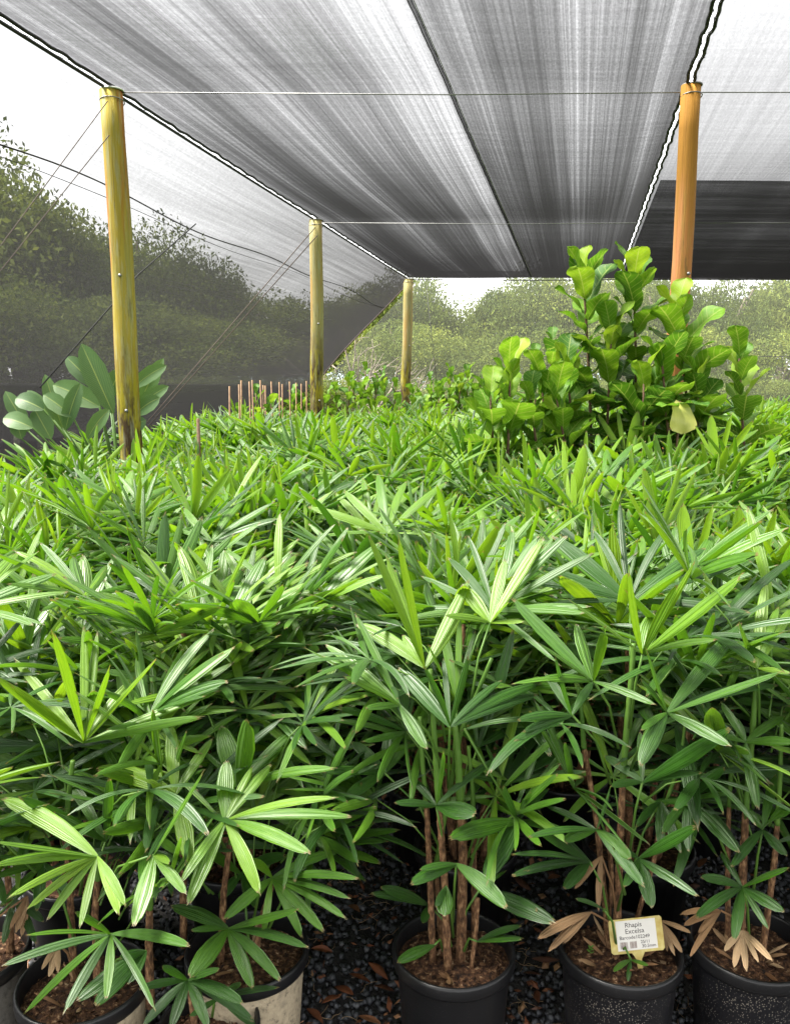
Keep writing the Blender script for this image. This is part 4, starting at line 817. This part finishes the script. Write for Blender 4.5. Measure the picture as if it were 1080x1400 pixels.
# ------------------------------------------------------------ trees beyond the nets
def crown(seed, nb=52, nl=430, size=.062, flat=.8):
    rs = np.random.default_rng(seed); b = MB(); Vs = []; tn = []
    for i in range(nb):
        d = nrm(rs.normal(0, 1, 3)); d[2] = abs(d[2]) * 1.0 - .35; c = d * (rs.uniform(.45, .86)) * (1, 1, flat); r = rs.uniform(.17, .34)
        p = rs.normal(0, 1, (nl, 3)); p /= np.linalg.norm(p, axis=1)[:, None]; p *= (r * rs.random((nl, 1)) ** .33) * (1, 1, .75)
        a = rs.normal(0, 1, (nl, 3)); a /= np.linalg.norm(a, axis=1)[:, None]; e = rs.normal(0, 1, (nl, 3)); e -= a * (a * e).sum(1)[:, None]; e /= np.linalg.norm(e, axis=1)[:, None]
        s = (size * rs.uniform(.14, .42, nl))[:, None]; q = c + p; Vs.append(np.stack([q - a * s, q + e * s * .45, q + a * s, q - e * s * .45], 1)); tn.append(np.repeat(np.clip(rs.normal(.5, .16) + rs.normal(0, .12, nl), 0, 1), 4))
    V = np.concatenate(Vs).reshape(-1, 3); n = len(V) // 4; b.v.append(V); b.f = np.arange(n * 4).reshape(-1, 4).tolist(); b.m = [0] * n; b.uv.append(np.tile([(0, .2), (.5, .5), (0, .8), (1, .5)], (n, 1))); b.t.append(np.concatenate(tn)); b.n = n * 4
    return b.mesh('crown', M['tree'], False)
CR = [crown(10 + k) for k in range(4)]
def trunk_mesh(seed):
    rs = np.random.default_rng(seed); b = MB(); tube(b, [(0, 0, 0), (.03, .02, .25), (0, .03, .55)], [.045, .033, .02], 8)
    for k in range(7):
        a = k * .9 + rs.random(); h0 = .2 + .05 * k; tube(b, [(.01, .02, h0), (.10 * math.cos(a), .10 * math.sin(a), h0 + .14), (.16 * math.cos(a), .16 * math.sin(a), h0 + .28)], [.018, .011, .004], 5)
    return b.mesh('trunk', M['trunk'])
TR = [trunk_mesh(k) for k in range(2)]
def tree(x, y, h, wd, label, grp, k):
    o = empty('tree', (x, y, 0), k * 1.3); tag(o, label, 'tree', grp); t = link(bpy.data.objects.new('trunk', TR[k % 2]), o); t.scale = (h, h, h)
    c = link(bpy.data.objects.new('crown', CR[k % 4]), o); c.location = (0, 0, h * .56); c.scale = (wd, wd, h * .56)
k = 0
def skyline(px, py, Y, wd, label, grp):
    global k
    q = at(px, py, Y); tree(q[0], Y, q[2] * (1.24 if grp is ge else 1.10), wd * 1.1, label, grp, k); k += 1
gl, ge = 'trees outside the side cloth', 'trees beyond the end net'
for px, py, Y, wd in ((-150, 120, 20, 4), (-30, 205, 21, 2.8), (60, 262, 22, 2.6), (120, 285, 24, 2.6), (190, 292, 25, 2.6), (255, 330, 26, 2.4), (318, 368, 27, 2.4), (372, 388, 29, 2.6), (425, 400, 31, 2.6), (-90, 330, 15, 2.4), (20, 380, 17, 2.4), (140, 385, 19, 2.6), (240, 405, 21, 2.6), (330, 425, 24, 2.6), (470, 395, 34, 2.8)):
    skyline(px, py, Y, wd, 'olive %s tree dim behind the side cloth, %s' % ('tall' if py < 300 else 'medium' if py < 375 else 'low', 'left of the mossy post' if px < 140 else 'between the first two left posts' if px < 430 else 'right of the second left post'), gl)
for px, py, Y, wd in ((520, 392, 30, 2.2), (568, 380, 30, 2.0), (600, 425, 31, 1.7), (640, 462, 34, 1.8), (690, 402, 29, 1.9), (735, 378, 28, 2.2), (790, 372, 28, 2.2), (860, 380, 30, 2.4), (925, 385, 28, 2.0), (985, 390, 27, 1.9), (1060, 395, 29, 2.0), (1110, 370, 28, 2.4), (560, 445, 26, 2.0), (700, 458, 25, 2.0), (830, 448, 25, 2.2), (960, 455, 24, 2.2), (1070, 452, 25, 2.2)):
    skyline(px, py, Y, wd, 'grey green %s tree past the end net, %s' % ('tall' if py < 410 else 'lower', 'near the farthest post' if px < 590 else 'beside the sky gap' if px < 700 else 'left of the tall figs' if px < 800 else 'behind the tall figs' if px < 950 else 'right of the figs'), ge)
for px in range(-260, 1300, 52):
    Y = 15.5 + (px > 430) * 6 + (px % 3) * .8; q = at(px, 500 if px > 430 else 490, Y)
    tree(q[0], Y, q[2] * 1.0, 1.5, 'low bushy undergrowth tree in front of the taller ones ' + ('beyond the end net' if px > 430 else 'outside the side cloth'), 'low trees ' + ('beyond the end net' if px > 430 else 'outside the side cloth'), k); k += 1
tree(at(935, 385, 50)[0] + 12, 46, 8, 5, 'olive green tree seen dimly through the sloping side cloth', gl, 1)
# bare branching bush before the trees
def branch(b, p, d, l, r, dep, rs):
    q = p + d * l; m_ = (p + q) / 2 + rs.normal(0, l * .06, 3); tube(b, [p, m_, q], [r, r * .85, r * .7], 4, cap=False)
    if dep:
        for _ in range(2 if dep > 2 else 3 if dep > 1 else 2): branch(b, q - d * l * rs.uniform(0, .4), nrm(d + rs.normal(0, .48, 3) + (.12, 0, .03)), l * rs.uniform(.6, .85), r * .62, dep - 1, rs)
rs = np.random.default_rng(5); b0 = at(480, 560, 20.5)
bo = empty('bare_bush', (b0[0], 20.5, 0)); tag(bo, 'leafless grey brown branching bush beyond the end net left of the farthest post', 'bush')
for i, (dx, dz) in enumerate(((-.25, 1), (.0, 1), (.5, 1), (.9, .75), (.75, .9), (-.05, 1.), (1.0, .5))):
    b = MB(); branch(b, np.array((rs.normal(0, .15), rs.normal(0, .15), 0.)), nrm((dx, rs.normal(0, .15), dz)), 1.35, .055, 4, rs); b.obj('branch', M['bare'], bo)
print('objects', len(bpy.data.objects))
